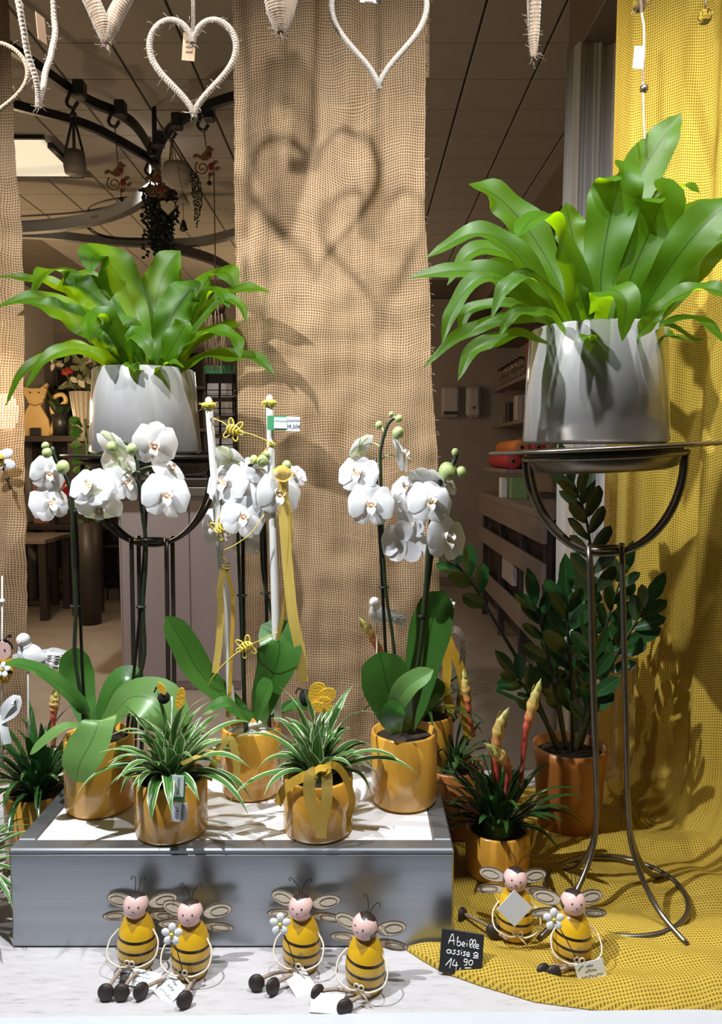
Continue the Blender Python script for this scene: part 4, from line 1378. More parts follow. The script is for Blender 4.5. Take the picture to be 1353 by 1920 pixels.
FRONTH = ((0, -.9, .4), (0, -.8, .6))
ARCHL = ((-.2, -.85, .5), (-.15, -.75, .7))
FLAT_ = ((0, -.5, .85), (0, -.25, 1))
rp = P(1118, 842, RY)
rpz = LEDGE + zr + .0085
rfern = thing('potted_fern', "larger bird's-nest fern in a grey ceramic pot on the tall right stand", 'potted plant', (P(1116, 740, RY).x, RY, rpz + .002), group='ferns in grey pots')
ph_ = P(1116, 632, RY).z - rpz + .012
grey_pot(rfern, 132 * S(838, RY), 124 * S(632, RY), ph_)
U = [
    ([(1140, 655, .04), (1150, 480, .10), (1195, 340, .14), (1240, 262, .15), (1277, 213, .15)], 86, FRONTH, .12),
    ([(1128, 655, 0), (1126, 520, .03), (1145, 400, .05), (1162, 330, .04), (1152, 306, .02)], 104, FRONTH, .10),
    ([(1098, 655, .02), (1040, 515, .08), (985, 425, .10), (930, 368, .10), (878, 345, .08)], 92, FRONTH, .10),
    ([(1095, 655, -.02), (1078, 530, -.05), (1045, 440, -.09), (1005, 408, -.13), (968, 446, -.17)], 96, ((0, -.9, .4), (-.3, -.3, .9)), .10),
    ([(1080, 655, 0), (1020, 545, 0), (950, 460, -.01), (885, 440, -.03), (798, 484, -.05)], 62, ARCHL, .2),
    ([(1085, 650, .05), (1010, 520, .08), (930, 470, .08), (880, 478, .06), (838, 535, .05)], 50, ARCHL, .2),
    ([(1075, 655, -.02), (1010, 575, -.04), (930, 522, -.06), (860, 508, -.08), (766, 521, -.10)], 60, ARCHL, .2),
    ([(1070, 655, -.04), (990, 560, -.08), (905, 520, -.12), (850, 580, -.15), (828, 645, -.16)], 34, ARCHL, .2),
    ([(1090, 655, -.06), (1050, 575, -.10), (1000, 522, -.14), (950, 535, -.18), (920, 598, -.20)], 36, ARCHL, .2),
    ([(1075, 650, -.04), (1010, 600, -.08), (930, 605, -.11), (860, 632, -.13), (792, 690, -.14)], 36, ARCHL, .2),
    ([(1060, 640, 0), (1000, 580, 0), (930, 572, -.01), (875, 585, -.02), (862, 640, -.03)], 32, ARCHL, .25),
    ([(1080, 655, -.07), (1040, 598, -.12), (1000, 585, -.15), (960, 592, -.18), (936, 630, -.19)], 34, ARCHL, .2),
    ([(1040, 650, -.06), (985, 628, -.10), (940, 634, -.13), (885, 660, -.15), (858, 714, -.16)], 36, ARCHL, .2),
    ([(1118, 655, -.07), (1122, 575, -.12), (1140, 543, -.16), (1172, 565, -.20), (1166, 640, -.22)], 62, ((0, -.9, .3), (.2, -.9, .3)), .12),
    ([(1112, 655, -.08), (1100, 600, -.11), (1092, 560, -.12), (1082, 528, -.12)], 34, FRONTH, .2),
    ([(1150, 655, .02), (1175, 540, .04), (1215, 440, .06), (1240, 370, .05), (1225, 345, .03)], 112, ((.1, -.9, .3), (.2, -.8, .5)), .12),
    ([(1150, 655, .05), (1190, 500, .10), (1240, 390, .12), (1280, 350, .10), (1312, 362, .08)], 66, ((.2, -.8, .5), (0, -.4, .9)), .12),
    ([(1165, 655, -.01), (1230, 540, -.03), (1290, 455, -.05), (1350, 395, -.06), (1420, 360, -.06)], 84, ((.3, -.8, .6), (.3, -.5, .8)), .14),
    ([(1170, 655, 0), (1240, 560, 0), (1310, 480, 0), (1370, 440, 0), (1450, 440, 0)], 88, ((.3, -.8, .6), (.2, -.4, .9)), .14),
    ([(1175, 655, -.05), (1230, 585, -.10), (1290, 548, -.14), (1340, 545, -.17), (1410, 580, -.2)], 50, ((.3, -.8, .5), (.15, -.7, .75)), .2),
    ([(1180, 655, -.06), (1230, 618, -.10), (1280, 598, -.14), (1325, 610, -.17), (1368, 655, -.2)], 32, ((.3, -.8, .5), (.15, -.7, .75)), .2),
    ([(1190, 650, -.04), (1230, 628, -.07), (1262, 634, -.09), (1300, 642, -.10)], 42, FLAT_, .2),
    ([(1165, 655, -.08), (1190, 632, -.12), (1220, 604, -.15), (1246, 580, -.16)], 30, FRONTH, .2),
    ([(1180, 650, .08), (1250, 560, .14), (1320, 470, .18), (1390, 380, .18)], 80, ((.2, -.8, .5), (0, -.4, .9)), .14),
    ([(1160, 655, .06), (1230, 470, .14), (1275, 400, .17), (1340, 372, .16)], 70, ((.1, -.8, .5), (0, -.4, .9)), .14),
    ([(1110, 655, -.09), (1108, 640, -.12), (1098, 628, -.14), (1092, 640, -.155)], 26, FLAT_, .2),
    ([(1060, 648, .08), (1000, 560, .13), (930, 500, .16), (860, 560, .16)], 46, ARCHL, .2),
    ([(1105, 655, .08), (1085, 500, .16), (1070, 430, .18), (1060, 380, .18)], 80, FRONTH, .12),
    ([(1185, 648, -.05), (1250, 610, -.10), (1300, 640, -.13), (1335, 632, -.15)], 26, FLAT_, .2),
]
random.seed(11)
for pts, w, hnt, fd in U:
    pix_leaf(rfern, pts, w, RY, 'fern_leaf', PF, hnt, fold=fd * 1.5, ripple=.17, freq=random.uniform(14, 24), ph=random.uniform(0, 6), nl=26, nc=4, cup=.05)

lpz = LEDGE + zl_ + .0085
lfern = thing('potted_fern', "smaller bird's-nest fern in a grey ceramic pot on the dark left stand", 'potted plant', (P(272, 770, LY).x, LY, lpz + .002), group='ferns in grey pots')
grey_pot(lfern, 102 * S(852, LY), 93 * S(705, LY), P(270, 700, LY).z - lpz + .006)
U = [
    ([(262, 705, 0), (262, 620, .03), (232, 535, .05), (200, 492, .03), (176, 480, 0), (170, 512, -.03)], 86, FRONTH, .1),
    ([(285, 705, .02), (288, 610, .06), (298, 540, .09), (318, 495, .10), (338, 470, .10)], 84, FRONTH, .1),
    ([(250, 705, .02), (222, 610, .03), (175, 555, .03), (140, 535, .02), (108, 536, .0)], 66, FRONTH, .14),
    ([(235, 700, .04), (170, 580, .06), (120, 515, .03), (88, 510, -.02), (55, 558, -.06)], 64, ((-.2, -.8, .6), (-.2, -.6, .8)), .1),
    ([(230, 705, -.02), (170, 610, -.05), (110, 572, -.08), (60, 560, -.10), (-14, 578, -.12)], 46, ARCHL, .16),
    ([(240, 705, -.03), (190, 640, -.07), (140, 600, -.10), (100, 578, -.12), (50, 566, -.13)], 52, ARCHL, .16),
    ([(225, 690, .05), (160, 570, .08), (100, 532, .08), (50, 522, .06), (-10, 518, .05)], 26, ARCHL, .2),
    ([(250, 705, -.06), (228, 640, -.10), (196, 596, -.14), (166, 600, -.18), (170, 645, -.19)], 46, ((-.1, -.9, .4), (-.5, -.8, .3)), .14),
    ([(265, 705, -.03), (245, 650, -.05), (222, 615, -.06), (190, 592, -.06)], 72, FRONTH, .12),
    ([(238, 705, -.06), (190, 668, -.10), (130, 656, -.13), (82, 680, -.15), (48, 728, -.16)], 36, ARCHL, .2),
    ([(225, 700, 0), (150, 655, -.01), (90, 668, -.03), (40, 705, -.05), (10, 762, -.06)], 30, ARCHL, .2),
    ([(290, 705, -.02), (306, 640, -.02), (330, 580, -.01), (358, 545, 0), (372, 548, 0)], 78, FRONTH, .12),
    ([(305, 705, .02), (345, 620, .02), (385, 560, 0), (410, 546, -.03), (430, 578, -.06)], 46, ((.1, -.8, .6), (.1, -.5, .85)), .12),
    ([(300, 705, .05), (345, 600, .08), (390, 525, .09), (425, 512, .06), (445, 545, .04)], 60, ((.1, -.8, .6), (0, -.5, .85)), .12),
    ([(315, 700, .04), (370, 600, .05), (420, 558, .04), (465, 542, .02), (508, 549, 0)], 36, ((.2, -.8, .5), (.15, -.7, .75)), .2),
    ([(310, 700, 0), (370, 610, -.02), (420, 562, -.04), (452, 575, -.06), (462, 606, -.07)], 22, ((.2, -.8, .5), (.15, -.7, .75)), .2),
    ([(320, 700, .04), (370, 640, .06), (420, 612, .06), (452, 612, .05)], 40, ((.2, -.7, .7), (.1, -.5, .85)), .16),
    ([(305, 705, -.05), (350, 645, -.09), (400, 622, -.12), (440, 635, -.14), (450, 672, -.16)], 36, ((.2, -.7, .7), (.2, -.5, .85)), .2),
    ([(325, 705, -.05), (380, 668, -.08), (430, 668, -.10), (480, 672, -.12), (516, 704, -.13)], 34, ((.2, -.8, .5), (.15, -.7, .75)), .2),
    ([(272, 708, -.08), (262, 665, -.11), (250, 626, -.13), (272, 640, -.16), (282, 675, -.17)], 34, ((0, -.9, .3), (.2, -.9, .3)), .14),
    ([(275, 705, -.09), (258, 695, -.12), (246, 684, -.14), (252, 698, -.15)], 30, FLAT_, .2),
    ([(290, 700, .08), (312, 580, .12), (330, 520, .13), (326, 490, .11)], 26, FRONTH, .3),
    ([(262, 705, -.05), (240, 655, -.08), (214, 628, -.09), (200, 610, -.09)], 62, FRONTH, .12),
    ([(245, 700, .08), (215, 600, .13), (165, 530, .15), (120, 520, .14)], 60, FRONTH, .12),
    ([(300, 705, -.06), (318, 660, -.08), (342, 618, -.09), (352, 600, -.09)], 54, FRONTH, .12),
    ([(285, 708, -.09), (300, 690, -.12), (322, 680, -.13), (345, 690, -.14)], 26, FLAT_, .2),
    ([(232, 702, .03), (180, 668, .05), (140, 650, .06), (100, 648, .06)], 30, ARCHL, .2),
]
for pts, w, hnt, fd in U:
    pix_leaf(lfern, pts, w, LY, 'fern_leaf', PF, hnt, fold=fd * 1.5, ripple=.17, freq=random.uniform(14, 24), ph=random.uniform(0, 6), nl=26, nc=4, cup=.05)


# ------------------------------------------------------------------ yellow pots and orchids
def pot_on(root, r, h, mat='yellow_ceramic', fill='soil'):
    MB().lathe([(0, 0), (r - .010, 0), (r - .004, .003), (r, .010), (r, h - .004), (r - .003, h), (r - .007, h - .001), (r - .009, h - .02), (0, h - .02)], (0, 0, 0), 56).obj('pot', M_[mat], root, world=False)
    MB().grid(lambda u, v: Vector(((r - .0085) * v * math.cos(2 * PI * u), (r - .0085) * v * math.sin(2 * PI * u), h - .017 + .007 * noise.noise((u * 9, v * 7, h * 50)) * (1 - v))), 28, 6, closed=True).obj('soil', M_[fill], root, world=False)


def tepal(d, L, w, cup, prof, back=0.0, n=7, nc=3):
    """petal in the local x,z plane facing -y"""
    d = Vector((d[0], 0, d[1])).normalized()
    ctrl = [d * .002, d * L * .35 + Vector((0, -cup * L * .25 + back, 0)), d * L * .75 + Vector((0, -cup * L * .1 + back * 1.5, 0)), d * L + Vector((0, cup * L * .18 + back * 2, 0))]
    return MB().leaf(ctrl, w, (0, -1, 0), prof, fold=-.02, ripple=.05, freq=9, nl=n, nc=nc, cup=cup * .5)


PP = [(0, .12), (.18, .62), (.5, 1), (.78, .92), (.93, .55), (1, .12)]
PSEP = [(0, .3), (.25, .75), (.55, 1), (.8, .8), (.95, .4), (1, .06)]
FL = {}
for kind, pm in (('a', 'petal'), ('b', 'petal_green')):
    sep = MB()
    for d in ((0, 1), (-.62, -.8), (.62, -.8)):
        q = tepal(d, .98, .43, .25, PSEP, .04)
        sep.add(q.v, q.f, q.uv)
    sep.ball((0, -.14, .06), (.055, .10, .06), 8, 6)
    FL[kind, 'sepals'] = sep.mesh('flower', M_[pm])
    FL[kind, 'left'] = tepal((-1, .16), .98, .72, .42, PP, 0.0, 9, 4).mesh('petal', M_['petal'])
    FL[kind, 'right'] = tepal((1, .16), .98, .72, .42, PP, 0.0, 9, 4).mesh('petal', M_['petal'])
    lip = MB()
    for d, w_, l_ in ((-1, .13, .26), (1, .13, .26)):
        lip.leaf([(0, -.06, -.04), (d * .12, -.16, -.02), (d * .17, -.26, .08), (d * .10, -.30, .16)], w_, (-d, -.3, .2), PSEP, fold=.3, nl=6, nc=2)
    lip.leaf([(0, -.06, -.06), (0, -.20, -.14), (0, -.30, -.26), (0, -.26, -.40)], .13, (0, -.6, .8), PSEP, fold=.4, nl=7, nc=2)
    lip.ball((0, -.16, -.06), (.06, .07, .05), 8, 6)
    FL[kind, 'lip'] = lip.mesh('lip', M_['orchid_lip'])


def flower(root, px, py, Y, rpx, yaw=0, pitch=0, roll=0, kind='a'):
    """yaw>0 turns the face towards the right of the picture, pitch>0 tips it up"""
    c = P(px, py, Y) - root.location
    r = rpx * S(py, Y) * 1.05
    M = Euler((R(-pitch), R(roll), 0), 'XYZ').to_matrix()
    M = Matrix.Rotation(R(yaw), 3, 'Z') @ Matrix.Rotation(R(-pitch - 18), 3, 'X') @ Matrix.Rotation(R(roll), 3, 'Y')
    o = link('flower', FL[kind, 'sepals'], root, c, M.to_euler(), (r, r, r))
    link('petal', FL[kind, 'left'], o, (0, -.02, 0), (0, 0, R(random.uniform(-10, 10))))
    link('petal', FL[kind, 'right'], o, (0, -.025, 0), (0, 0, R(random.uniform(-10, 10))))
    link('lip', FL[kind, 'lip'], o, (0, .02, -.03), (0, 0, 0), (1.45, 1.1, 1.3))
    return o


def buds(root, lst, Y, stem=None):
    for x, y, r in lst:
        c = P(x, y, Y)
        MB().ball(c, (r * S(y, Y), r * S(y, Y), r * 1.15 * S(y, Y)), 12, 8, Matrix.Rotation(random.uniform(-.6, .6), 3, 'Y')).obj('bud', M_['bud_green'], root)


def pstem(root, pts, Y, r, mat, name='stem', nodes=()):
    ctrl = [P(p[0], p[1], Y + (p[2] if len(p) > 2 else 0)) for p in pts]
    o = MB().ctube(ctrl, r, 8, 30).obj(name, M_[mat], root)
    return o


def pedicels(root, src, fl, Y):
    m_ = MB()
    for (sx_, sy_), (fx, fy) in zip(src, fl):
        a, b_ = P(sx_, sy_, Y), P(fx, fy, Y + .012)
        m_.ctube([a, (a + b_) / 2 + Vector((0, .004, .006)), b_], .0017, 6, 6)
    m_.obj('flower_stalk', M_['bud_green'], root)


def clip(root, x, y, Y, w=14):
    c = P(x, y, Y); u_ = S(y, Y)
    MB().tube([c + Vector((w * .6 * u_ * math.cos(a), .006 * math.sin(a), 0)) for a in [i * PI / 6 for i in range(12)]], .0022, 6, closed=True).obj('clip', M_['stake_black'], root)


OL = PO
# left orchid
q = G(187, 1502, PTB); LO = Vector((P(187, 1440, 1.53).x, 1.53, PTB))
o1 = thing('potted_orchid', 'white moth orchid in a yellow pot at the left back of the plinth', 'orchid', LO, group='white orchids in yellow pots')
PH = P(187, 1375, 1.53).z - PTB
pot_on(o1, .0715, PH)
Y = 1.52
pstem(o1, [(158, 1385), (154, 1320), (140, 1230), (142, 1140), (137, 1040), (136, 960), (130, 912), (116, 880), (104, 862), (98, 838)], Y, .0042, 'stem_dark')
pstem(o1, [(163, 1385), (155, 1270), (149, 1110), (143, 985), (138, 950)], Y + .01, .0034, 'stake_black', 'stake')
pstem(o1, [(245, 1385), (258, 1285), (271, 1225), (268, 1135), (274, 1030), (264, 940), (260, 890), (254, 855), (240, 832), (222, 828), (206, 834)], Y + .02, .0042, 'stem_dark')
pstem(o1, [(236, 1385), (250, 1270), (266, 1100), (278, 884)], Y + .03, .0034, 'stake_black', 'stake')
for x, y in ((140, 958), (141, 1137), (264, 1138), (276, 1012)):
    clip(o1, x, y, Y + (.02 if x > 200 else .005))
pedicels(o1, [(118, 884), (128, 908), (137, 955), (262, 885), (256, 862), (262, 880), (272, 888), (248, 845), (245, 840)], [(98, 885), (100, 938), (165, 935), (232, 890), (290, 850), (300, 880), (305, 915), (225, 840), (260, 852)], Y)
for a in [(92, 887, -.0, 34, 40, -5, 20), (93, 942, -.01, 36, 35, 0, -15), (172, 912, -.03, 41, -8, 12, 5), (186, 950, -.02, 42, 15, -60, 0, 'b'), (232, 905, 0, 38, 60, 10, 10), (214, 832, .0, 34, 150, 20, 0, 'b'),
          (290, 833, -.02, 42, 12, -25, 8), (311, 928, -.03, 45, 30, 0, 14), (318, 880, .01, 34, 60, 25, 0), (222, 868, .02, 32, -140, -30, 0, 'b')]:
    flower(o1, a[0], a[1], Y + a[2], a[3], a[4], a[5], a[6], a[7] if len(a) > 7 else 'a')
buds(o1, [(88, 849, 9), (85, 836, 7), (118, 876, 12), (210, 838, 10), (248, 842, 11)], Y - .02)
for pts, w, mt_, hnt, fd in [
    ([(175, 1365, 0), (150, 1320, -.03), (90, 1268, -.06), (40, 1247, -.08), (8, 1246, -.09)], 40, 'orchid_leaf', ((-.3, -.6, .8), (-.2, -.2, 1)), .2),
    ([(170, 1365, .03), (155, 1310, .06), (143, 1260, .08), (140, 1213, .08)], 68, 'orchid_leaf', ((.2, -1, .2), (.2, -1, .3)), .12),
    ([(190, 1365, 0), (205, 1310, .01), (232, 1275, .02), (262, 1282, .02)], 62, 'orchid_leaf', ((-.3, -.8, .5), (-.3, -.6, .8)), .2),
    ([(195, 1365, -.02), (240, 1310, -.04), (285, 1312, -.06), (312, 1345, -.075), (318, 1376, -.08)], 92, 'orchid_leaf_pale', ((-.1, -.7, .7), (.2, -.8, .5)), .14),
    ([(195, 1365, -.05), (188, 1350, -.085), (172, 1390, -.11), (150, 1430, -.12), (142, 1466, -.12)], 86, 'orchid_leaf_pale', ((0, -.5, 1), (-.35, -.9, .3)), .1),
    ([(168, 1365, -.04), (125, 1362, -.07), (90, 1385, -.09), (56, 1415, -.10)], 32, 'orchid_leaf_pale', ((-.1, -.4, 1), (-.5, -.5, .7)), .2),
]:
    pix_leaf(o1, pts, w, 1.53, mt_, OL, hnt, fold=fd, nl=16, nc=4)

# middle orchid
MO = Vector((P(472, 1430, 1.60).x, 1.60, PTB))
o2 = thing('potted_orchid', 'white moth orchid in a yellow pot between two white bamboo stakes', 'orchid', MO, group='white orchids in yellow pots')
PH2 = P(472, 1358, 1.60).z - PTB
pot_on(o2, .0655, PH2, fill='white_gravel')
Y = 1.60
pstem(o2, [(460, 1375), (456, 1290), (450, 1115), (446, 1000), (452, 930), (462, 880), (480, 866), (500, 845)], Y, .0036, 'stem_dark')
pstem(o2, [(463, 1375), (458, 1298), (456, 1100), (454, 873)], Y + .012, .0042, 'stake_black', 'stake')
pstem(o2, [(535, 1230), (518, 1180), (495, 1090), (490, 1000), (497, 950), (515, 900), (532, 878)], Y + .01, .0036, 'stem_dark')
pstem(o2, [(505, 1375), (500, 1173), (496, 1000), (487, 872)], Y + .02, .0042, 'stake_black', 'stake')
for x, y in ((453, 1116), (497, 1112)):
    clip(o2, x, y, Y + .005)
pedicels(o2, [(462, 885), (455, 920), (450, 980), (480, 870), (500, 940), (525, 890), (497, 960)], [(432, 862), (435, 900), (412, 985), (480, 880), (520, 920), (548, 890), (462, 960)], Y)
for a in [(430, 862, .02, 36, 160, 20, 0, 'b'), (425, 905, -.01, 42, -15, 8, 8), (405, 983, 0, 38, -25, -5, -5), (456, 968, -.03, 42, 20, 0, 20), (481, 880, .01, 32, 50, 20, 0), (488, 935, .0, 34, 70, 0, 10), (523, 925, -.02, 42, 18, -8, 8), (551, 890, .01, 26, 40, 20, 0), (460, 1010, .03, 36, 170, 0, 0), (450, 925, .03, 36, -20, 10, 0)]:
    flower(o2, a[0], a[1], Y + a[2], a[3], a[4], a[5], a[6], a[7] if len(a) > 7 else 'a')
buds(o2, [(492, 864, 11), (500, 852, 7), (537, 873, 9), (476, 862, 8)], Y - .02)
for pts, w, mt_, hnt, fd in [
    ([(470, 1350, -.01), (425, 1310, -.02), (375, 1262, -.04), (340, 1200, -.05), (312, 1155, -.06)], 56, 'orchid_leaf', ((.4, -.7, .7), (.2, -.8, .5)), .2),
    ([(485, 1350, 0), (502, 1290, -.02), (520, 1240, -.03), (522, 1200, -.02), (490, 1172, 0)], 82, 'orchid_leaf', ((-.2, -.9, .3), (.2, -.8, .5)), .2),
    ([(480, 1352, -.03), (490, 1318, -.05), (500, 1290, -.05), (508, 1275, -.05)], 44, 'orchid_leaf', ((-.6, -.7, .4), (-.6, -.7, .4)), .2),
    ([(465, 1352, -.04), (445, 1330, -.07), (420, 1318, -.09), (380, 1340, -.10)], 34, 'orchid_leaf', FLAT_, .2),
    ([(490, 1352, .02), (530, 1330, .04), (560, 1322, .05), (580, 1330, .05)], 34, 'orchid_leaf', FLAT_, .2),
]:
    pix_leaf(o2, pts, w, 1.60, mt_, OL, hnt, fold=fd, nl=16, nc=4)

# right orchid
RO = Vector((P(757, 1430, 1.555).x, 1.555, PTB))
o3 = thing('potted_orchid', 'white moth orchid in a yellow pot at the right back corner of the plinth', 'orchid', RO, group='white orchids in yellow pots')
PH3 = P(757, 1368, 1.555).z - PTB
pot_on(o3, .0705, PH3)
Y = 1.56
pstem(o3, [(748, 1372), (738, 1215), (722, 1100), (716, 980), (714, 900), (713, 850), (721, 812), (729, 792), (738, 784)], Y, .0036, 'stem_dark')
pstem(o3, [(730, 1372), (722, 1213), (712, 1010), (703, 858)], Y + .01, .0036, 'stake_black', 'stake')
pstem(o3, [(768, 1376), (774, 1310), (790, 1200), (800, 1080), (806, 1000), (815, 930), (833, 890), (850, 868), (856, 850)], Y - .03, .0052, 'stem_dark')
pstem(o3, [(772, 1376), (781, 1290), (806, 1070), (834, 870)], Y - .02, .0036, 'stake_black', 'stake')
for x, y, dy in ((719, 1101, .005), (792, 1155, -.03)):
    clip(o3, x, y, Y + dy)
pedicels(o3, [(713, 838), (713, 870), (715, 930), (714, 862), (720, 812), (731, 790), (840, 880), (850, 868), (806, 1010), (803, 1040), (812, 960)], [(685, 834), (680, 885), (698, 945), (742, 855), (710, 797), (747, 786), (862, 884), (853, 850), (830, 1005), (765, 1015), (800, 940)], Y)
for a in [(672, 888, 0, 38, -12, 8, 5), (695, 945, -.03, 43, 4, -2, 4), (675, 835, .02, 28, -130, 20, 10, 'b'), (752, 852, .0, 36, 70, 0, 5), (806, 940, -.06, 43, 8, 5, 10), (836, 1008, -.06, 44, 30, -5, 15),
          (757, 1016, -.02, 42, 165, -10, 0), (762, 960, -.02, 42, 120, 10, 0), (765, 915, -.01, 34, -30, 20, 0), (800, 902, -.02, 36, 150, 20, 0), (832, 905, -.01, 30, 40, 20, 0), (782, 980, -.02, 30, -60, 0, 0)]:
    flower(o3, a[0], a[1], Y + a[2], a[3], a[4], a[5], a[6], a[7] if len(a) > 7 else 'a')
buds(o3, [(710, 797, 7), (747, 785, 7), (733, 777, 5), (746, 812, 11), (838, 884, 16), (864, 885, 10), (853, 848, 7)], Y - .03)
for pts, w, mt_, hnt, fd in [
    ([(760, 1370, .02), (780, 1300, .04), (800, 1210, .06), (815, 1150, .06), (832, 1108, .06)], 84, 'orchid_leaf', ((-.2, -.9, .3), (-.2, -.9, .4)), .12),
    ([(752, 1372, -.03), (738, 1330, -.05), (722, 1270, -.06), (712, 1222, -.06)], 92, 'orchid_leaf', ((0, -1, .3), (0, -1, .3)), .1),
    ([(745, 1372, -.05), (742, 1325, -.08), (765, 1285, -.10), (812, 1256, -.11)], 42, 'orchid_leaf_pale', ((-.2, -.8, .6), (.2, -.8, .6)), .2),
    ([(740, 1374, -.06), (735, 1355, -.08), (738, 1335, -.09), (752, 1318, -.09)], 44, 'orchid_leaf', ((0, -1, .3), (0, -1, .3)), .12),
    ([(765, 1372, .02), (790, 1330, .05), (815, 1300, .07), (818, 1270, .07)], 40, 'orchid_leaf', FLAT_, .2),
]:
    pix_leaf(o3, pts, w, 1.555, mt_, OL, hnt, fold=fd, nl=16, nc=4)


# ------------------------------------------------------------------ bamboo stakes, bee charms, ribbons
def ribbon(root, pts, wpx, Y, mat, hint=(0, -1, .2), name='ribbon', nl=24):
    return MB().leaf([P(x, y, Y + d) for x, y, d in pts], wpx * S(pts[0][1], Y) / 2, hint, PR, fold=0, nl=nl, nc=1).obj(name, M_[mat], root)


YST = 1.585


def bamboo(label, top, bot, root_name='decorative_stake'):
    t_ = thing(root_name, label, 'stake', P(bot[0], bot[1], YST), group='white bamboo stakes')
    a, b_ = P(*top, YST), P(*bot, YST)
    u = S(1000, YST)
    MB().tube([b_.lerp(a, i / 24) for i in range(25)], lambda s: 7.0 * u * (1 + .10 * max(0, math.sin(s * 24 * PI) - .9) * 8), 10).obj('pole', M_['bamboo_white'], t_)
    ring = [a + Vector((9.5 * u * math.cos(k * PI / 10), 9.5 * u * math.sin(k * PI / 10), -3 * u)) for k in range(20)]
    MB().tube(ring, 4.2 * u, 8, closed=True).obj('wool_ring', M_['wool_yellow'], t_)
    fuzz(ring, 4 * u, 50, 5 * u, M_['wool_yellow'], t_, .0005)
    MB().ball(a + Vector((0, 0, 5 * u)), 6.5 * u, 14, 8).obj('bead', M_['bead_white'], t_)
    return t_


s1 = bamboo('left white bamboo stake with yellow wool ring in the middle orchid', (391, 756), (436, 1352))
s2 = bamboo('right white bamboo stake with wool ring and price tag in the middle orchid', (505, 752), (521, 1352))
u = S(1000, YST)
MB().tube([P(400 + 10 * math.cos(i * .8), 782 + .4 * i, YST + .009 * math.sin(i * .8)) for i in range(18)], .0012, 5).obj('binding', M_['brown_twine'], s1)
MB().tube([P(421 + 10 * math.cos(i * .8), 1056 + .7 * i, YST + .009 * math.sin(i * .8)) for i in range(26)], .0014, 5).obj('binding', M_['wire_yellow'], s1)
MB().tube([P(509 + 9 * math.cos(i * .8), 828 + .4 * i, YST + .009 * math.sin(i * .8)) for i in range(18)], .0014, 5).obj('binding', M_['wire_yellow'], s2)
ribbon(s1, [(418, 1068, -.012), (412, 1110, -.014), (414, 1140, -.014), (410, 1210, -.015), (403, 1262, -.016)], 13, YST, 'organza_gold')
ribbon(s1, [(424, 1068, -.012), (436, 1120, -.012), (434, 1220, -.01), (430, 1300, -.01), (426, 1345, -.01)], 7, YST, 'ribbon_yellow')
ribbon(s2, [(530, 880, -.012), (532, 960, -.012), (538, 1050, -.012), (548, 1150, -.013), (562, 1220, -.014), (568, 1278, -.015)], 20, YST, 'organza_gold')
ribbon(s2, [(528, 900, -.010), (543, 960, -.010), (544, 1020, -.01), (534, 1130, -.01), (522, 1190, -.01), (520, 1200, -.01)], 9, YST, 'organza_gold', (.6, -1, .2))
ribbon(s2, [(512, 885, -.02), (528, 876, -.024), (545, 888, -.02), (532, 900, -.018), (516, 893, -.02)], 12, YST, 'organza_gold', (0, -.6, .8))
# price tag hanging on the right stake
tagc = P(515, 793, YST - .014)
MB().box(P(519, 793, YST - .014), (36 * u, .0012, 26 * u), rot=(0, R(1), 0)).obj('brand_card', M_['green_card'], s2, smooth=False)
MB().box(P(526, 793, YST - .0155), (24 * u, .0008, 20 * u), rot=(0, R(1), 0)).obj('card_print', M_['white_card'], s2, smooth=False)
MB().box(P(549, 795, YST - .014), (26 * u, .0012, 26 * u), rot=(0, R(1), 0)).obj('price_card', M_['white_card'], s2, smooth=False)


def text(parent, body, c, size, mat, rot=(PI / 2, 0, 0), shear=.25, name='lettering', scale_x=1.0, world=True):
    cu = bpy.data.curves.new('tmp_text', 'FONT')
    cu.body = body; cu.size = size; cu.align_x = 'CENTER'; cu.align_y = 'CENTER'; cu.shear = shear; cu.extrude = .0001
    tmp = bpy.data.objects.new('tmp_text', cu); COL.objects.link(tmp)
    dg = bpy.context.evaluated_depsgraph_get()
    me = bpy.data.meshes.new_from_object(tmp.evaluated_get(dg))
    bpy.data.objects.remove(tmp); bpy.data.curves.remove(cu)
    me.materials.clear(); me.materials.append(M_[mat])
    r = parent
    while r.parent:
        r = r.parent
    return link(name, me, parent, Vector(c) - (r.location if world else Vector()), rot, (scale_x, 1, 1))


text(s2, 'Ensemble', P(549, 788, YST - .0155), 7 * u, 'ink')
text(s2, '39,50€', P(549, 800, YST - .0155), 10 * u, 'ink')
text(s2, 'Florissima', P(526, 789, YST - .0165), 5.5 * u, 'green_card')


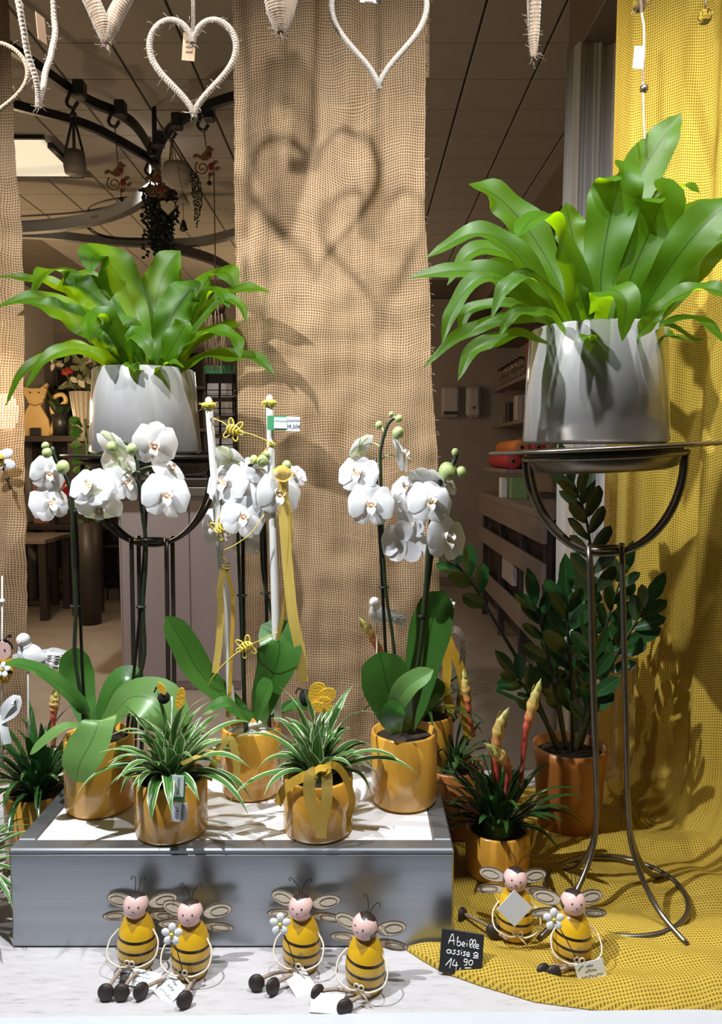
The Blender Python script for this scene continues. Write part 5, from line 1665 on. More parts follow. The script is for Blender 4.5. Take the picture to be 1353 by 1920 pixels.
def bee_charm(px, py, rot, parent, Yc, s=1.0):
    u_ = S(py, Yc) * s
    c = P(px, py, Yc)
    Rm = Matrix.Rotation(R(rot), 3, 'Y')

    def q(x, z, y=0):
        return c + Rm @ Vector((x * u_, y, z * u_))
    m_ = MB()
    for k in range(4):
        x = -9 + 6 * k
        hgt = (5, 8, 8, 5)[k]
        m_.ctube([q(x, -hgt, -.002), q(x - 2, 0, -.004), q(x, hgt, -.002)], 2.2 * u_, 5, 8)
    m_.tube([q(13 * math.cos(a), 9 * math.sin(a)) for a in [i * PI / 10 for i in range(20)]], 1.2 * u_, 5, closed=True)
    m_.tube([q(15 + 5 * math.cos(a), 4 * math.sin(a)) for a in [i * PI / 6 for i in range(12)]], 1.3 * u_, 5, closed=True)
    m_.obj('bee_charm', M_['wire_yellow'], parent)
    for sx_, sz_, tilt_ in ((2, 1, 30), (-3, 1, 60), (2, -1, -30), (-3, -1, -60)):
        w_ = []
        for i in range(16):
            a = i * PI / 8
            lx, lz = 10 * math.cos(a) + 11, 4.5 * math.sin(a)
            th = R(sz_ * 90 - sz_ * (tilt_ - 45) * .6 * sz_) if False else R(sz_ * (115 if sx_ < 0 else 62))
            w_.append(q(sx_ + lx * math.cos(th) - lz * math.sin(th), (lx * math.sin(th) + lz * math.cos(th)), .001))
        MB().tube(w_, 1.5 * u_, 5, closed=True).obj('wire_wing', M_['wire_yellow'], parent)


gl_ = thing('bee_garland', 'yellow wire garland with three flat wire bees wound round the bamboo stakes', 'garland', P(440, 806, YST - .02))
for a in ((437, 806, 20), (414, 991, -35), (461, 1213, 155)):
    bee_charm(a[0], a[1], a[2], gl_, YST - .022)
wire = MB()
wire.ctube([P(400, 785, YST - .012), P(418, 792, YST - .02), P(436, 806, YST - .024), P(470, 814, YST - .02), P(509, 830, YST - .012)], .0011, 5, 24)
wire.ctube([P(505, 835, YST - .012), P(490, 852, YST - .02), P(470, 870, YST - .015)], .0011, 5, 12)
wire.ctube([P(495, 965, YST - .03), P(470, 1000, YST - .035), P(440, 1022, YST - .03), P(415, 1036, YST - .014), P(424, 1052, YST - .012)], .0011, 5, 24)
wire.ctube([P(520, 1185, YST - .06), P(490, 1200, YST - .05), P(461, 1213, YST - .026), P(430, 1235, YST - .03), P(405, 1262, YST - .03), P(392, 1285, YST - .02), P(398, 1320, YST)], .0011, 5, 30)
wire.obj('wire', M_['wire_yellow'], gl_)


# ------------------------------------------------------------------ spider plants
def rosette(root, base, n, L, w, prof, mat, rim_r, rim_z, floor_z, up=(.15, 1.2), droop=1.0, name='leaf', nl=12, nc=2, fold=.35, seed=1, lvar=(.7, 1.15), skip=None, drop_max=.12, wild=.12):
    rg = random.Random(seed)
    for i in range(n):
        a = i * 2.399 + rg.uniform(-.25, .25)
        f = (i + .5) / n
        el = up[0] + (up[1] - up[0]) * f + rg.uniform(-wild, wild)
        dr_ = droop * rg.uniform(1 - wild * 1.4, 1 + wild * 1.4)
        ln = L * rg.uniform(*lvar)
        d = Vector((math.cos(a), math.sin(a), 0))
        if skip and skip(d, f):
            continue
        p = Vector(base) + d * rim_r * .25 * (1 - f)
        v = d * math.cos(el) + Vector((0, 0, math.sin(el)))
        pts = [p.copy()]
        N = 7
        tw = Vector((-d.y, d.x, 0)) * rg.uniform(-2, 2) * wild
        for k in range(N):
            v = (v + Vector((0, 0, -1)) * dr_ * (.10 + .07 * k) * rg.uniform(.8, 1.2) * (1.15 - .5 * math.sin(el)) + tw * .12).normalized()
            p = p + v * ln / N
            rr = math.hypot(p.x - base[0], p.y - base[1])
            if rr < rim_r + .012 and p.z < rim_z + .006:
                p.z = rim_z + .006
            lo = max(floor_z + .006, rim_z - drop_max)
            if p.z < lo:
                p.z = lo + rg.uniform(0, .01)
            pts.append(p.copy())
        h0 = (Vector((0, 0, 1)) * math.cos(el) - d * math.sin(el) * .9 + Vector((0, 0, .15)))
        h1 = Vector((0, 0, 1)) + d * .6
        MB().leaf(pts, w * rg.uniform(.75, 1.15), (h0, h1), prof, fold=fold, nl=nl, nc=nc).obj(name, M_[mat], root, world=False)


def spider_plant(label, px, pyt, Y, r, seed, skip=None):
    c = P(px, pyt, Y)
    t_ = thing('spider_plant', label, 'potted plant', (c.x, Y, PTB), group='spider plants in yellow pots')
    h = c.z - PTB
    pot_on(t_, r, h)
    rosette(t_, (0, 0, h - .02), 70, .178, .0125, PS, 'spider_leaf', r, h, 0, up=(.3, 1.5), droop=.92, seed=seed, drop_max=.07, wild=.3, lvar=(.55, 1.2), skip=skip)
    return t_, h


sp1, h1_ = spider_plant('variegated spider plant with dangling price tag in the left front yellow pot', 320, 1452, 1.425, .0705, 3, lambda d, f: d.y < -.5 and d.x > -.1 and f < .3)
sp2, h2_ = spider_plant('variegated spider plant with gauze bow in the right front yellow pot', 596, 1450, 1.428, .0685, 12, lambda d, f: d.y < -.55 and f < .62)
u = S(1500, 1.36)
# left one: ribbon round the rim, tags
YT = 1.425 - .084
MB().box(P(333, 1478, YT), (28 * u, .0012, 50 * u), rot=(0, R(3), 0)).obj('brand_card', M_['green_card'], sp1, smooth=False)
MB().box(P(333, 1474, YT - .001), (22 * u, .0008, 40 * u), rot=(0, R(3), 0)).obj('card_print', M_['white_card'], sp1, smooth=False)
MB().box(P(336, 1523, YT), (30 * u, .0012, 36 * u), rot=(0, R(3), 0)).obj('price_card', M_['white_card'], sp1, smooth=False)
text(sp1, 'Florissima', P(334, 1474, YT - .002), 8 * u, 'green_card', (PI / 2, R(-87), 0))
text(sp1, 'Ensemble', P(342, 1523, YT - .0015), 7.5 * u, 'ink', (PI / 2, R(93), 0))
text(sp1, '19,50', P(331, 1523, YT - .0015), 10 * u, 'ink', (PI / 2, R(93), 0))
YR = 1.425 - .06
MB().ctube([P(225, 1452, YR), P(238, 1457, YR - .01), P(258, 1454, YR - .012), P(280, 1448, YR - .012)], .0011, 5, 16).obj('wire', M_['wire_yellow'], sp1)
ribbon(sp1, [(408, 1405, .03), (404, 1425, .025), (396, 1445, .02), (390, 1462, .02)], 16, 1.40, 'ribbon_yellow', (-.2, -1, .2))
ribbon(sp1, [(408, 1405, .03), (430, 1385, .03), (440, 1410, .03), (444, 1440, .03), (440, 1478, .03)], 14, 1.40, 'organza_gold', (.2, -1, .2))
ribbon(sp1, [(400, 1404, .03), (370, 1418, .0), (340, 1432, -.02)], 10, 1.40, 'organza_gold', (0, -.5, 1))
# right one: gauze bow
YR = 1.428 - .082
ribbon(sp2, [(593, 1448, 0), (582, 1455, -.004), (580, 1490, -.003), (590, 1530, -.002), (598, 1555, -.002)], 23, YR, 'organza_gold')
ribbon(sp2, [(604, 1446, -.002), (612, 1452, -.006), (612, 1500, -.006), (604, 1540, -.005), (601, 1572, -.005)], 21, YR, 'organza_gold')
ribbon(sp2, [(592, 1450, .004), (565, 1458, .012), (535, 1478, .026), (520, 1508, .034)], 18, YR, 'ribbon_yellow', (-.2, -.9, .4))
ribbon(sp2, [(600, 1446, .0), (625, 1434, .004), (646, 1455, .018), (660, 1500, .036), (652, 1535, .045), (652, 1560, .045)], 14, YR, 'ribbon_yellow', (.3, -.9, .4))
ribbon(sp2, [(590, 1446, 0), (600, 1440, -.004), (614, 1442, -.004), (606, 1450, -.003)], 14, YR, 'ribbon_yellow', (0, -.6, .8))


def felt_bee(label, px, py, Y, base, side=False):
    t_ = thing('felt_bee_pick', label, 'bee pick', P(px, base, Y), group='felt bee picks')
    u_ = S(py, Y)
    c = P(px, py, Y)
    MB().tube([P(px, base, Y), c], .0016, 6).obj('stick', M_['bamboo_white'], t_)
    if side:
        MB().ball(c + Vector((-15 * u_, 0, -2 * u_)), (12 * u_, 10 * u_, 12 * u_), 14, 10).obj('body', M_['felt_black'], t_)
        wl = [(18, -2, 9, 22, 8), (-16, 18, 6, 13, -30)]
    else:
        MB().ball(c + Vector((-17 * u_, .006, -2 * u_)), (13 * u_, 11 * u_, 17 * u_), 14, 10).ball(c + Vector((24 * u_, .008, -6 * u_)), 8 * u_, 10, 8).obj('body', M_['felt_black'], t_)
        wl = [(6, 10, 18, 22, 10), (24, 8, 17, 13, -25), (18, -9, 15, 14, 30), (4, -14, 14, 10, 0)]
    for k, (dx, dz, rx, rz, rt) in enumerate(wl):
        M = Matrix.Rotation(R(rt), 3, 'Y')
        ol = [(rx * u_ * math.cos(i * PI / 10), rz * u_ * math.sin(i * PI / 10)) for i in range(20)]
        MB().plate(ol, .003, M, c + Vector((dx * u_, -.008 - .002 * k, dz * u_))).obj('wing', M_['felt_yellow'], t_, smooth=False)
    hx = -17 if side else -20
    for k in (-1, 1):
        a0 = c + Vector((hx * u_, 0, 8 * u_))
        MB().ctube([a0, a0 + Vector((-6 * u_ + 3 * k * u_, 0, 8 * u_)), a0 + Vector((-14 * u_ + 2 * k * u_, 0, 6 * u_ + 4 * k * u_)), a0 + Vector((-15 * u_, 0, 0))], .0012, 5, 10).obj('antenna', M_['felt_black'], t_)
    return t_


felt_bee('felt bee seen sideways on a stick in the left spider plant', 322, 1306, 1.43, 1440, True)
felt_bee('felt bee with spread yellow wings on a stick in the right spider plant', 590, 1308, 1.45, 1440)


# ------------------------------------------------------------------ guzmania plants
def spike(root, pts, Y, wpx, name='flower_spike'):
    ctrl = [P(x, y, Y + (d[0] if d else 0)) for x, y, *d in pts]
    w_ = wpx * S(pts[0][1], Y) / 2
    prof = [(0, .42), (.25, .5), (.5, .8), (.68, 1), (.85, .6), (1, .05)]
    c = cr(ctrl, 40)
    m_ = MB().tube(c, lambda s: w_ * interp(prof, s) * (1 + .14 * math.sin(s * 42)), 10)
    L = len(c) - 1
    m_.uv = [(0, (i // 10) / L) for i in range(len(m_.uv))]
    o = m_.obj(name, M_['spike_bud'], root)
    # overlapping bracts
    for k in range(9):
        s = .42 + .055 * k
        i = int(s * L)
        T = (c[min(i + 2, L)] - c[i - 1]).normalized()
        a = k * 2.4
        n1 = T.orthogonal().normalized(); n2 = T.cross(n1)
        d = n1 * math.cos(a) + n2 * math.sin(a)
        wk = w_ * interp(prof, s)
        br = MB().leaf([c[i] + d * wk * .8, c[i] + T * wk * 1.1 + d * wk * 1.12, c[i] + T * wk * 2.4 + d * wk * .9], wk * .75, d, PZ, fold=-.4, nl=5, nc=1)
        br.uv = [(0, min(1, s + .10 * v)) for u_, v in br.uv]
        br.obj('bract', M_['spike_bud'], o)


def guzmania(label, px, pytop, Y, r, z0, n, L, seed, skip=None, w=.0068, potmat='yellow_ceramic', leaves=True):
    c = P(px, pytop, Y)
    t_ = thing('guzmania', label, 'potted plant', (c.x, Y, z0), group='guzmanias in yellow pots')
    h = c.z - z0
    pot_on(t_, r, h, potmat)
    if leaves:
        rosette(t_, (0, 0, h - .02), n, L, w, PT, 'strap_leaf', r, h, 0, up=(.62, 1.45), droop=.85, seed=seed, nl=10, nc=1, fold=.3, skip=skip, drop_max=.03, wild=.2)
        kb = 1.0 if w > .0091 else .45
        MB().lathe([(.030 * kb, h - .02), (.036 * kb, h - .004), (.026 * kb, h + .025 * kb), (.010 * kb, h + .055 * kb)], (0, 0, 0), 14).obj('leaf_base', M_['orchid_leaf_pale'], t_, world=False)
    return t_


gz = guzmania('guzmania with three red and yellow buds in a yellow pot right of the plinth', 933, 1548, 1.605, .0715, LEDGE + .004, 70, .20, 5, w=.0092, skip=lambda d, f: d.y < -.35 and f < .4 and abs(d.x) < .85)
spike(gz, [(945, 1500, -.01), (953, 1450, -.03), (945, 1425, -.05), (930, 1410, -.06), (908, 1393, -.07)], 1.60, 22)
spike(gz, [(930, 1500), (930, 1440), (930, 1395), (938, 1355), (954, 1326)], 1.61, 22)
spike(gz, [(975, 1480), (984, 1380), (992, 1345), (1003, 1305), (1014, 1272)], 1.63, 21)
gz2 = guzmania('guzmania in a yellow pot hidden behind the right orchid', 795, 1335, 1.86, .075, LEDGE, 44, .19, 8, w=.006)
spike(gz2, [(718, 1250), (710, 1225), (700, 1200), (688, 1178), (672, 1156)], 1.82, 17)
spike(gz2, [(722, 1262), (716, 1230), (708, 1212), (698, 1200)], 1.83, 15)
spike(gz2, [(888, 1380), (880, 1340), (876, 1310), (872, 1280), (868, 1255)], 1.80, 17)
gz3 = guzmania('guzmania with one red bud in a yellow pot at the left of the plinth', 72, 1478, 1.66, .074, LEDGE, 64, .21, 14, w=.009)
spike(gz3, [(100, 1400), (100, 1345), (102, 1318), (106, 1296)], 1.66, 18)
gz4 = guzmania('deep yellow pot half hidden between the plinth and the front guzmania', 850, 1432, 1.80, .075, LEDGE + .003, 20, .16, 21, w=.006, potmat='orange_ceramic')
# spider plant tips in the lower left corner
c = P(-70, 1650, 1.42)
sp3 = thing('spider_plant', 'spider plant whose leaf tips reach in at the lower left edge', 'potted plant', (c.x, 1.42, LEDGE), group='spider plants in yellow pots')
pot_on(sp3, .062, .11)
rosette(sp3, (0, 0, .09), 46, .20, .0075, PS, 'spider_leaf', .062, .11, 0, up=(.25, 1.3), droop=.9, seed=31, drop_max=.09)

# ------------------------------------------------------------------ tall zamia plant
ZY = 1.80
ZK = .84
zp = thing('zamia_plant', 'tall dark glossy zamioculcas in an orange pot before the yellow cloth', 'potted plant', (P(1066, 1480, ZY).x, ZY, LEDGE + .003))
zh = P(1066, 1398, ZY).z - LEDGE
zr_ = 66 * S(1480, ZY)
MB().lathe([(0, 0), (zr_ * .80, 0), (zr_ * .85, .006), (zr_, zh - .03), (zr_ * 1.02, zh - .025), (zr_ * 1.02, zh), (zr_ * .96, zh), (zr_ * .93, zh - .03), (0, zh - .03)], (0, 0, 0), 56).obj('pot', M_['orange_ceramic'], zp, world=False)
MB().lathe([(0, zh - .022), (zr_ * .94, zh - .024)], (0, 0, 0), 30).obj('soil', M_['soil'], zp, world=False)
rz = random.Random(4)


def zstem(pts, lens, n, t0, mat='zamia_leaf', wk=.45, rr=.0055, face=(0, -.9, .45)):
    ctrl = [P(x, y, ZY + d) for x, y, d in pts]
    c = cr(ctrl, 40)
    MB().tube(c, lambda s: rr * (1.15 - .75 * s), 8).obj('stem', M_['stem_dark'], zp)
    for k in range(n):
        s = t0 + (1 - t0) * (k + .3) / n
        i = min(int(s * 40), 39)
        T = (c[min(i + 1, 40)] - c[max(i - 1, 0)]).normalized()
        sd = T.cross(Vector(face)).normalized() * (1 if k % 2 else -1)
        L_ = ZK * lens * S(1200, ZY) * rz.uniform(.85, 1.1) * (1 - .35 * abs(s - .6))
        d = (T * .75 + sd * rz.uniform(.45, .75) + Vector((0, rz.uniform(-.45, .25), 0))).normalized()
        p = c[i]
        h_ = Vector(face) + Vector((rz.uniform(-.5, .5), 0, rz.uniform(-.3, .4)))
        MB().leaf([p, p + d * L_ * .4, p + d * L_ * .8 + T * L_ * .03, p + d * L_ + T * L_ * .06], L_ * wk / 2, h_, PZ, fold=.22, nl=8, nc=2).obj('leaf', M_[mat], zp)
    T = (c[40] - c[38]).normalized()
    MB().leaf([c[40], c[40] + T * lens * .5 * S(1200, ZY), c[40] + T * lens * S(1200, ZY)], ZK * lens * S(1200, ZY) * wk / 2, face, PZ, fold=.22, nl=8, nc=2).obj('leaf', M_[mat], zp)


zstem([(1045, 1405, 0), (985, 1265, -.03), (930, 1170, -.05), (885, 1095, -.06), (852, 1052, -.06)], 72, 6, .60, wk=.5)
zstem([(1085, 1405, -.02), (1112, 1220, -.03), (1112, 1100, -.03), (1100, 980, -.03), (1075, 905, -.04)], 80, 15, .45, 'zamia_leaf_dark', .42)
zstem([(1062, 1405, -.05), (1040, 1300, -.08), (1020, 1200, -.10), (1005, 1135, -.10)], 70, 11, .25)
zstem([(1075, 1405, -.05), (1072, 1290, -.09), (1065, 1200, -.12), (1062, 1120, -.12)], 78, 13, .2)
zstem([(1085, 1405, 0), (1135, 1270, 0), (1175, 1195, 0), (1210, 1135, 0)], 74, 11, .3)
zstem([(1080, 1405, .03), (1110, 1270, .05), (1140, 1160, .06), (1165, 1080, .06)], 72, 13, .25)
zstem([(1050, 1405, -.06), (1010, 1330, -.10), (985, 1290, -.13), (965, 1265, -.14)], 62, 7, .3)
zstem([(1070, 1405, .05), (1085, 1270, .09), (1090, 1180, .10), (1085, 1100, .10)], 74, 13, .2)
zstem([(1078, 1405, -.08), (1100, 1340, -.12), (1112, 1270, -.14), (1105, 1210, -.14)], 70, 9, .25)
zstem([(1060, 1405, .0), (1045, 1290, .0), (1045, 1200, .0), (1050, 1140, .0)], 70, 11, .25)
MB().box(P(968, 1290, 1.68), (44 * S(1290, 1.68), .0012, 30 * S(1290, 1.68)), rot=(0, R(24), 0)).obj('price_card', M_['white_card'], zp, smooth=False)
MB().box(P(955, 1296, 1.682), (0.06, .001, .03), rot=(0, R(24), 0)).obj('brand_card', M_['green_card'], zp, smooth=False)


# ------------------------------------------------------------------ dove, bee and daisy picks
def dove(label, px, py, Y, base_y, s, flip=1):
    t_ = thing('dove_pick', label, 'dove ornament', P(px, base_y, Y), group='white feather doves')
    c = P(px, py, Y); u_ = S(py, Y) * s
    MB().ball(c + Vector((4 * u_ * flip, 0, 0)), (21 * u_, 14 * u_, 17 * u_), 18, 12, Matrix.Rotation(R(28) * flip, 3, 'Y')).ball(c + Vector((-3 * u_ * flip, -2 * u_, 13 * u_)), (11 * u_, 10 * u_, 12 * u_), 14, 10).obj('body', M_['dove_white'], t_)
    MB().ball(c + Vector((-5 * u_ * flip, -4 * u_, 25 * u_)), 10.5 * u_, 16, 10).obj('head', M_['dove_white'], t_)
    MB().lathe([(3.5 * u_, 0), (2 * u_, 4 * u_), (0, 8 * u_)], c + Vector((-6 * u_ * flip, -13 * u_, 23 * u_)), 8, Matrix.Rotation(PI / 2, 3, 'X')).obj('beak', M_['cheek_pink'], t_)
    rg = random.Random(int(px))
    MB().leaf([c + Vector((-6 * u_ * flip, -12 * u_, 8 * u_)), c + Vector((12 * u_ * flip, -16 * u_, 4 * u_)), c + Vector((34 * u_ * flip, -8 * u_, -2 * u_))], 10 * u_, (0, -1, .3), PSEP, nl=10, nc=2, fold=-.2).obj('wing', M_['feather'], t_)
    for k in range(14):
        a = rg.uniform(-.45, .12)
        d = Vector((flip * math.cos(a), .2, math.sin(a)))
        MB().leaf([c + d * 10 * u_ + Vector((0, 0, rg.uniform(-6, 8) * u_)), c + d * 34 * u_, c + d * rg.uniform(52, 66) * u_ + Vector((0, 0, -6 * u_))], 6 * u_, (rg.uniform(-.3, .3), -1, .3), PSEP, nl=8, nc=1, ripple=.3, freq=30).obj('tail_feather', M_['feather'], t_)
    MB().tube([P(px, base_y, Y), c], .002, 6).obj('stick', M_['bamboo_white'], t_)


dove('white feather dove on a stick in the left guzmania', 53, 1228, 1.64, 1440, 1.2)
dove('pinkish white feather dove on a stick behind the right orchid stems', 706, 1152, 1.80, 1310, .95)


def daisy(parent, c, r, mat='daisy_white', n=5, M=None, centre='wool_yellow', world=True):
    M = M or Matrix.Rotation(R(-20), 3, 'X')
    for k in range(n):
        a = 2 * PI * k / n + .3
        d = M @ Vector((math.cos(a), 0, math.sin(a)))
        RM = M @ Matrix.Rotation(-a, 3, 'Y')
        MB().ball(c + d * r * .62, (r * .42, r * .14, r * .355), 10, 6, RM).obj('petal', M_[mat], parent, world=world)
    MB().ball(c + M @ Vector((0, -r * .12, 0)), (r * .2, r * .14, r * .2), 8, 6).obj('centre', M_[centre], parent, world=world)


Yk = 1.68
wbp = thing('wooden_bee_pick', 'flat painted wooden bee on a stick at the left edge beside the dove', 'bee pick', P(6, 1440, Yk))
u = S(1230, Yk); c = P(4, 1220, Yk)
ol = [(17 * u * math.cos(i * PI / 12), 17 * u * math.sin(i * PI / 12)) for i in range(24)]
MB().plate(ol, .005, None, c).obj('face', M_['skin_pink'], wbp, smooth=False)
MB().plate([(19 * u * math.cos(a), 19 * u * math.sin(a) + 2 * u) for a in [i * PI / 14 for i in range(15)]], .004, None, c + Vector((0, .004, 0))).obj('cap', M_['felt_black'], wbp, smooth=False)
MB().plate([(-18 * u, -16 * u), (18 * u, -16 * u), (20 * u, -40 * u), (8 * u, -62 * u), (-10 * u, -60 * u), (-22 * u, -40 * u)], .006, None, c).obj('body', M_['wood_bee_yellow'], wbp, smooth=False)
for zz_ in (-24, -40):
    MB().box(c + Vector((0, -.004, zz_ * u)), (38 * u, .002, 5 * u)).obj('stripe', M_['felt_black'], wbp, smooth=False)
for dx in (-6, 6):
    MB().ball(c + Vector((dx * u, -.003, 2 * u)), 1.8 * u, 8, 6).obj('eye', M_['eye_black'], wbp)
    MB().ctube([c + Vector((dx * u, 0, 16 * u)), c + Vector((dx * 1.3 * u, 0, 24 * u)), c + Vector((dx * 2.2 * u, 0, 28 * u))], .0016, 5, 8).ball(c + Vector((dx * 2.4 * u, 0, 28 * u)), 4 * u, 8, 6).obj('antenna', M_['felt_black'], wbp)
for dx, dz in ((26, -18), (-26, -18)):
    MB().plate([(15 * u * math.cos(i * PI / 8), 11 * u * math.sin(i * PI / 8)) for i in range(16)], .003, None, c + Vector((dx * u, .005, dz * u))).obj('wing', M_['satin_white'], wbp, smooth=False)
MB().tube([P(4, 1440, Yk), P(4, 1080, Yk + .004)], .0018, 6).ball(P(4, 1127, Yk), 5 * u, 10, 8).obj('stick', M_['bamboo_white'], wbp)
daisy(wbp, c + Vector((4 * u, -.012, -34 * u)), 15 * u)
bw = thing('ribbon_bow', 'white satin ribbon bow tied to a pick at the left edge', 'bow', P(6, 1440, 1.62))
for pts, w in (([(0, 1345, 0), (14, 1322, -.01), (30, 1312, -.012), (26, 1334, -.01), (2, 1348, 0)], 20), ([(0, 1345, 0), (-16, 1322, -.01), (-30, 1316, -.012), (-24, 1340, -.01), (0, 1350, 0)], 20), ([(0, 1345, 0), (8, 1370, -.006), (14, 1395, -.006)], 16)):
    ribbon(bw, pts, w, 1.62, 'satin_white', (0, -.9, .5), nl=14)
MB().tube([P(6, 1440, 1.62), P(0, 1340, 1.62)], .0018, 6).obj('stick', M_['bamboo_white'], bw)
# bee flower ornament on the left burlap
wf = thing('flower_ornament', 'white petalled flower with a tiny striped bee pinned on the left burlap', 'ornament', P(6, 856, 1.99))
u = S(856, 1.99)
for k, (dx, dz) in enumerate(((10, 8), (14, -12), (-10, 6), (-8, -14))):
    MB().ball(P(4, 858, 1.985) + Vector((dx * u, -.004 - .001 * k, dz * u)), (13 * u, .003, 9 * u), 14, 8, Matrix.Rotation(R(-15 * (1 if dz > 0 else -1)), 3, 'Y')).obj('petal', M_['satin_white'], wf)
MB().ball(P(0, 862, 1.975), (7 * u, .006, 12 * u), 12, 8).obj('bee', M_['wood_bee_yellow'], wf)
MB().box(P(0, 862, 1.966), (13 * u, .002, 4 * u)).obj('stripe', M_['felt_black'], wf, smooth=False)
MB().tube([P(4, 872, 1.985), P(12, 895, 1.985), P(20, 918, 1.985)], .003, 6).ball(P(13, 896, 1.982), 5 * u, 8, 6).obj('twig', M_['bark_brown'], wf)
# ribboned pick right of the right orchid
rpk = thing('ribbon_pick', 'stick with a tiny white flower and trailing yellow ribbon right of the right orchid', 'pick', P(838, 1335, 1.84))
MB().tube([P(834, 1360, 1.84), P(842, 1138, 1.84)], .0028, 7).obj('stick', M_['stem_green'], rpk)
daisy(rpk, P(843, 1134, 1.835), 11 * S(1134, 1.84), n=5)
ribbon(rpk, [(838, 1192, -.006), (845, 1215, -.01), (860, 1245, -.012), (870, 1290, -.012), (872, 1340, -.012), (880, 1385, -.012)], 18, 1.84, 'ribbon_yellow', (.2, -1, .2))
ribbon(rpk, [(836, 1186, -.006), (854, 1180, -.01), (866, 1200, -.01), (866, 1250, -.008), (858, 1330, -.006), (846, 1352, -.005)], 13, 1.84, 'jute_rope', (.5, -1, .2))
ribbon(rpk, [(834, 1200, -.004), (838, 1250, -.004), (836, 1300, -.004), (852, 1345, -.004)], 17, 1.84, 'ribbon_yellow', (-.2, -1, .2))
MB().tube([P(838 + 6 * math.cos(i * .7), 1188 + .6 * i, 1.84 + .006 * math.sin(i * .7)) for i in range(20)], .0012, 5).obj('binding', M_['wire_yellow'], rpk)

# ------------------------------------------------------------------ bee figurines
HEAD_ME = MB().ball((0, 0, 0), .0232, 32, 20).mesh('head', M_['bee_head_paint'])
BODY_ME = MB().lathe([(0, 0), (.024, 0), (.028, .003), (.0335, .015), (.0355, .031), (.035, .047), (.0325, .063), (.028, .077), (.022, .088), (.014, .095), (0, .097)], (0, 0, 0), 40).mesh('body', M_['bee_body_paint'])
SHOE_ME = MB().lathe([(0, -.0035), (.009, -.0035), (.0135, -.0015), (.0145, .001), (.012, .005), (0, .0065)], (0, 0, 0), 20, Matrix.Rotation(PI / 2, 3, 'X')).mesh('shoe', M_['shoe_brown'])


def wing_outline():
    o = []
    for i in range(21):
        a = R(-150 + 300 * i / 20)
        o.append((.030 + .020 * math.cos(a) * 1.25, .014 + .0115 * math.sin(a) + .010 * (.5 + .5 * math.cos(a))))
    for i in range(17):
        a = R(140 - 280 * i / 16)
        o.append((.034 + .020 * math.cos(a) * 1.3, -.008 + .0082 * math.sin(a) - .006 * (.5 + .5 * math.cos(a))))
    return o


def wing_mesh():
    a = [(.030 + .026 * math.cos(i * PI / 10), .012 + .0125 * math.sin(i * PI / 10) + .008 * (.5 + .5 * math.cos(i * PI / 10))) for i in range(20)]
    b_ = [(.034 + .028 * math.cos(i * PI / 10), -.008 + .0085 * math.sin(i * PI / 10) - .004 * (.5 + .5 * math.cos(i * PI / 10))) for i in range(20)]
    return a, b_


WA, WB = wing_mesh()
WING_ME = MB().plate(WA, .0012).plate(WB, .0012, None, (0, .0006, 0)).mesh('wing', M_['wing_fabric'], smooth=False)
wm = MB()
for ol in (WA, WB):
    wm.tube([(x, -.0008, z) for x, z in ol], .0008, 5, closed=True)
    cx_ = sum(x for x, z in ol) / 20; cz_ = sum(z for x, z in ol) / 20
    wm.tube([(cx_ + (x - cx_) * .62 + .004, -.0012, cz_ + (z - cz_) * .55) for x, z in ol], .0005, 5, closed=True)
WIRE_ME = wm.mesh('wing_wire', M_['wing_wire'])


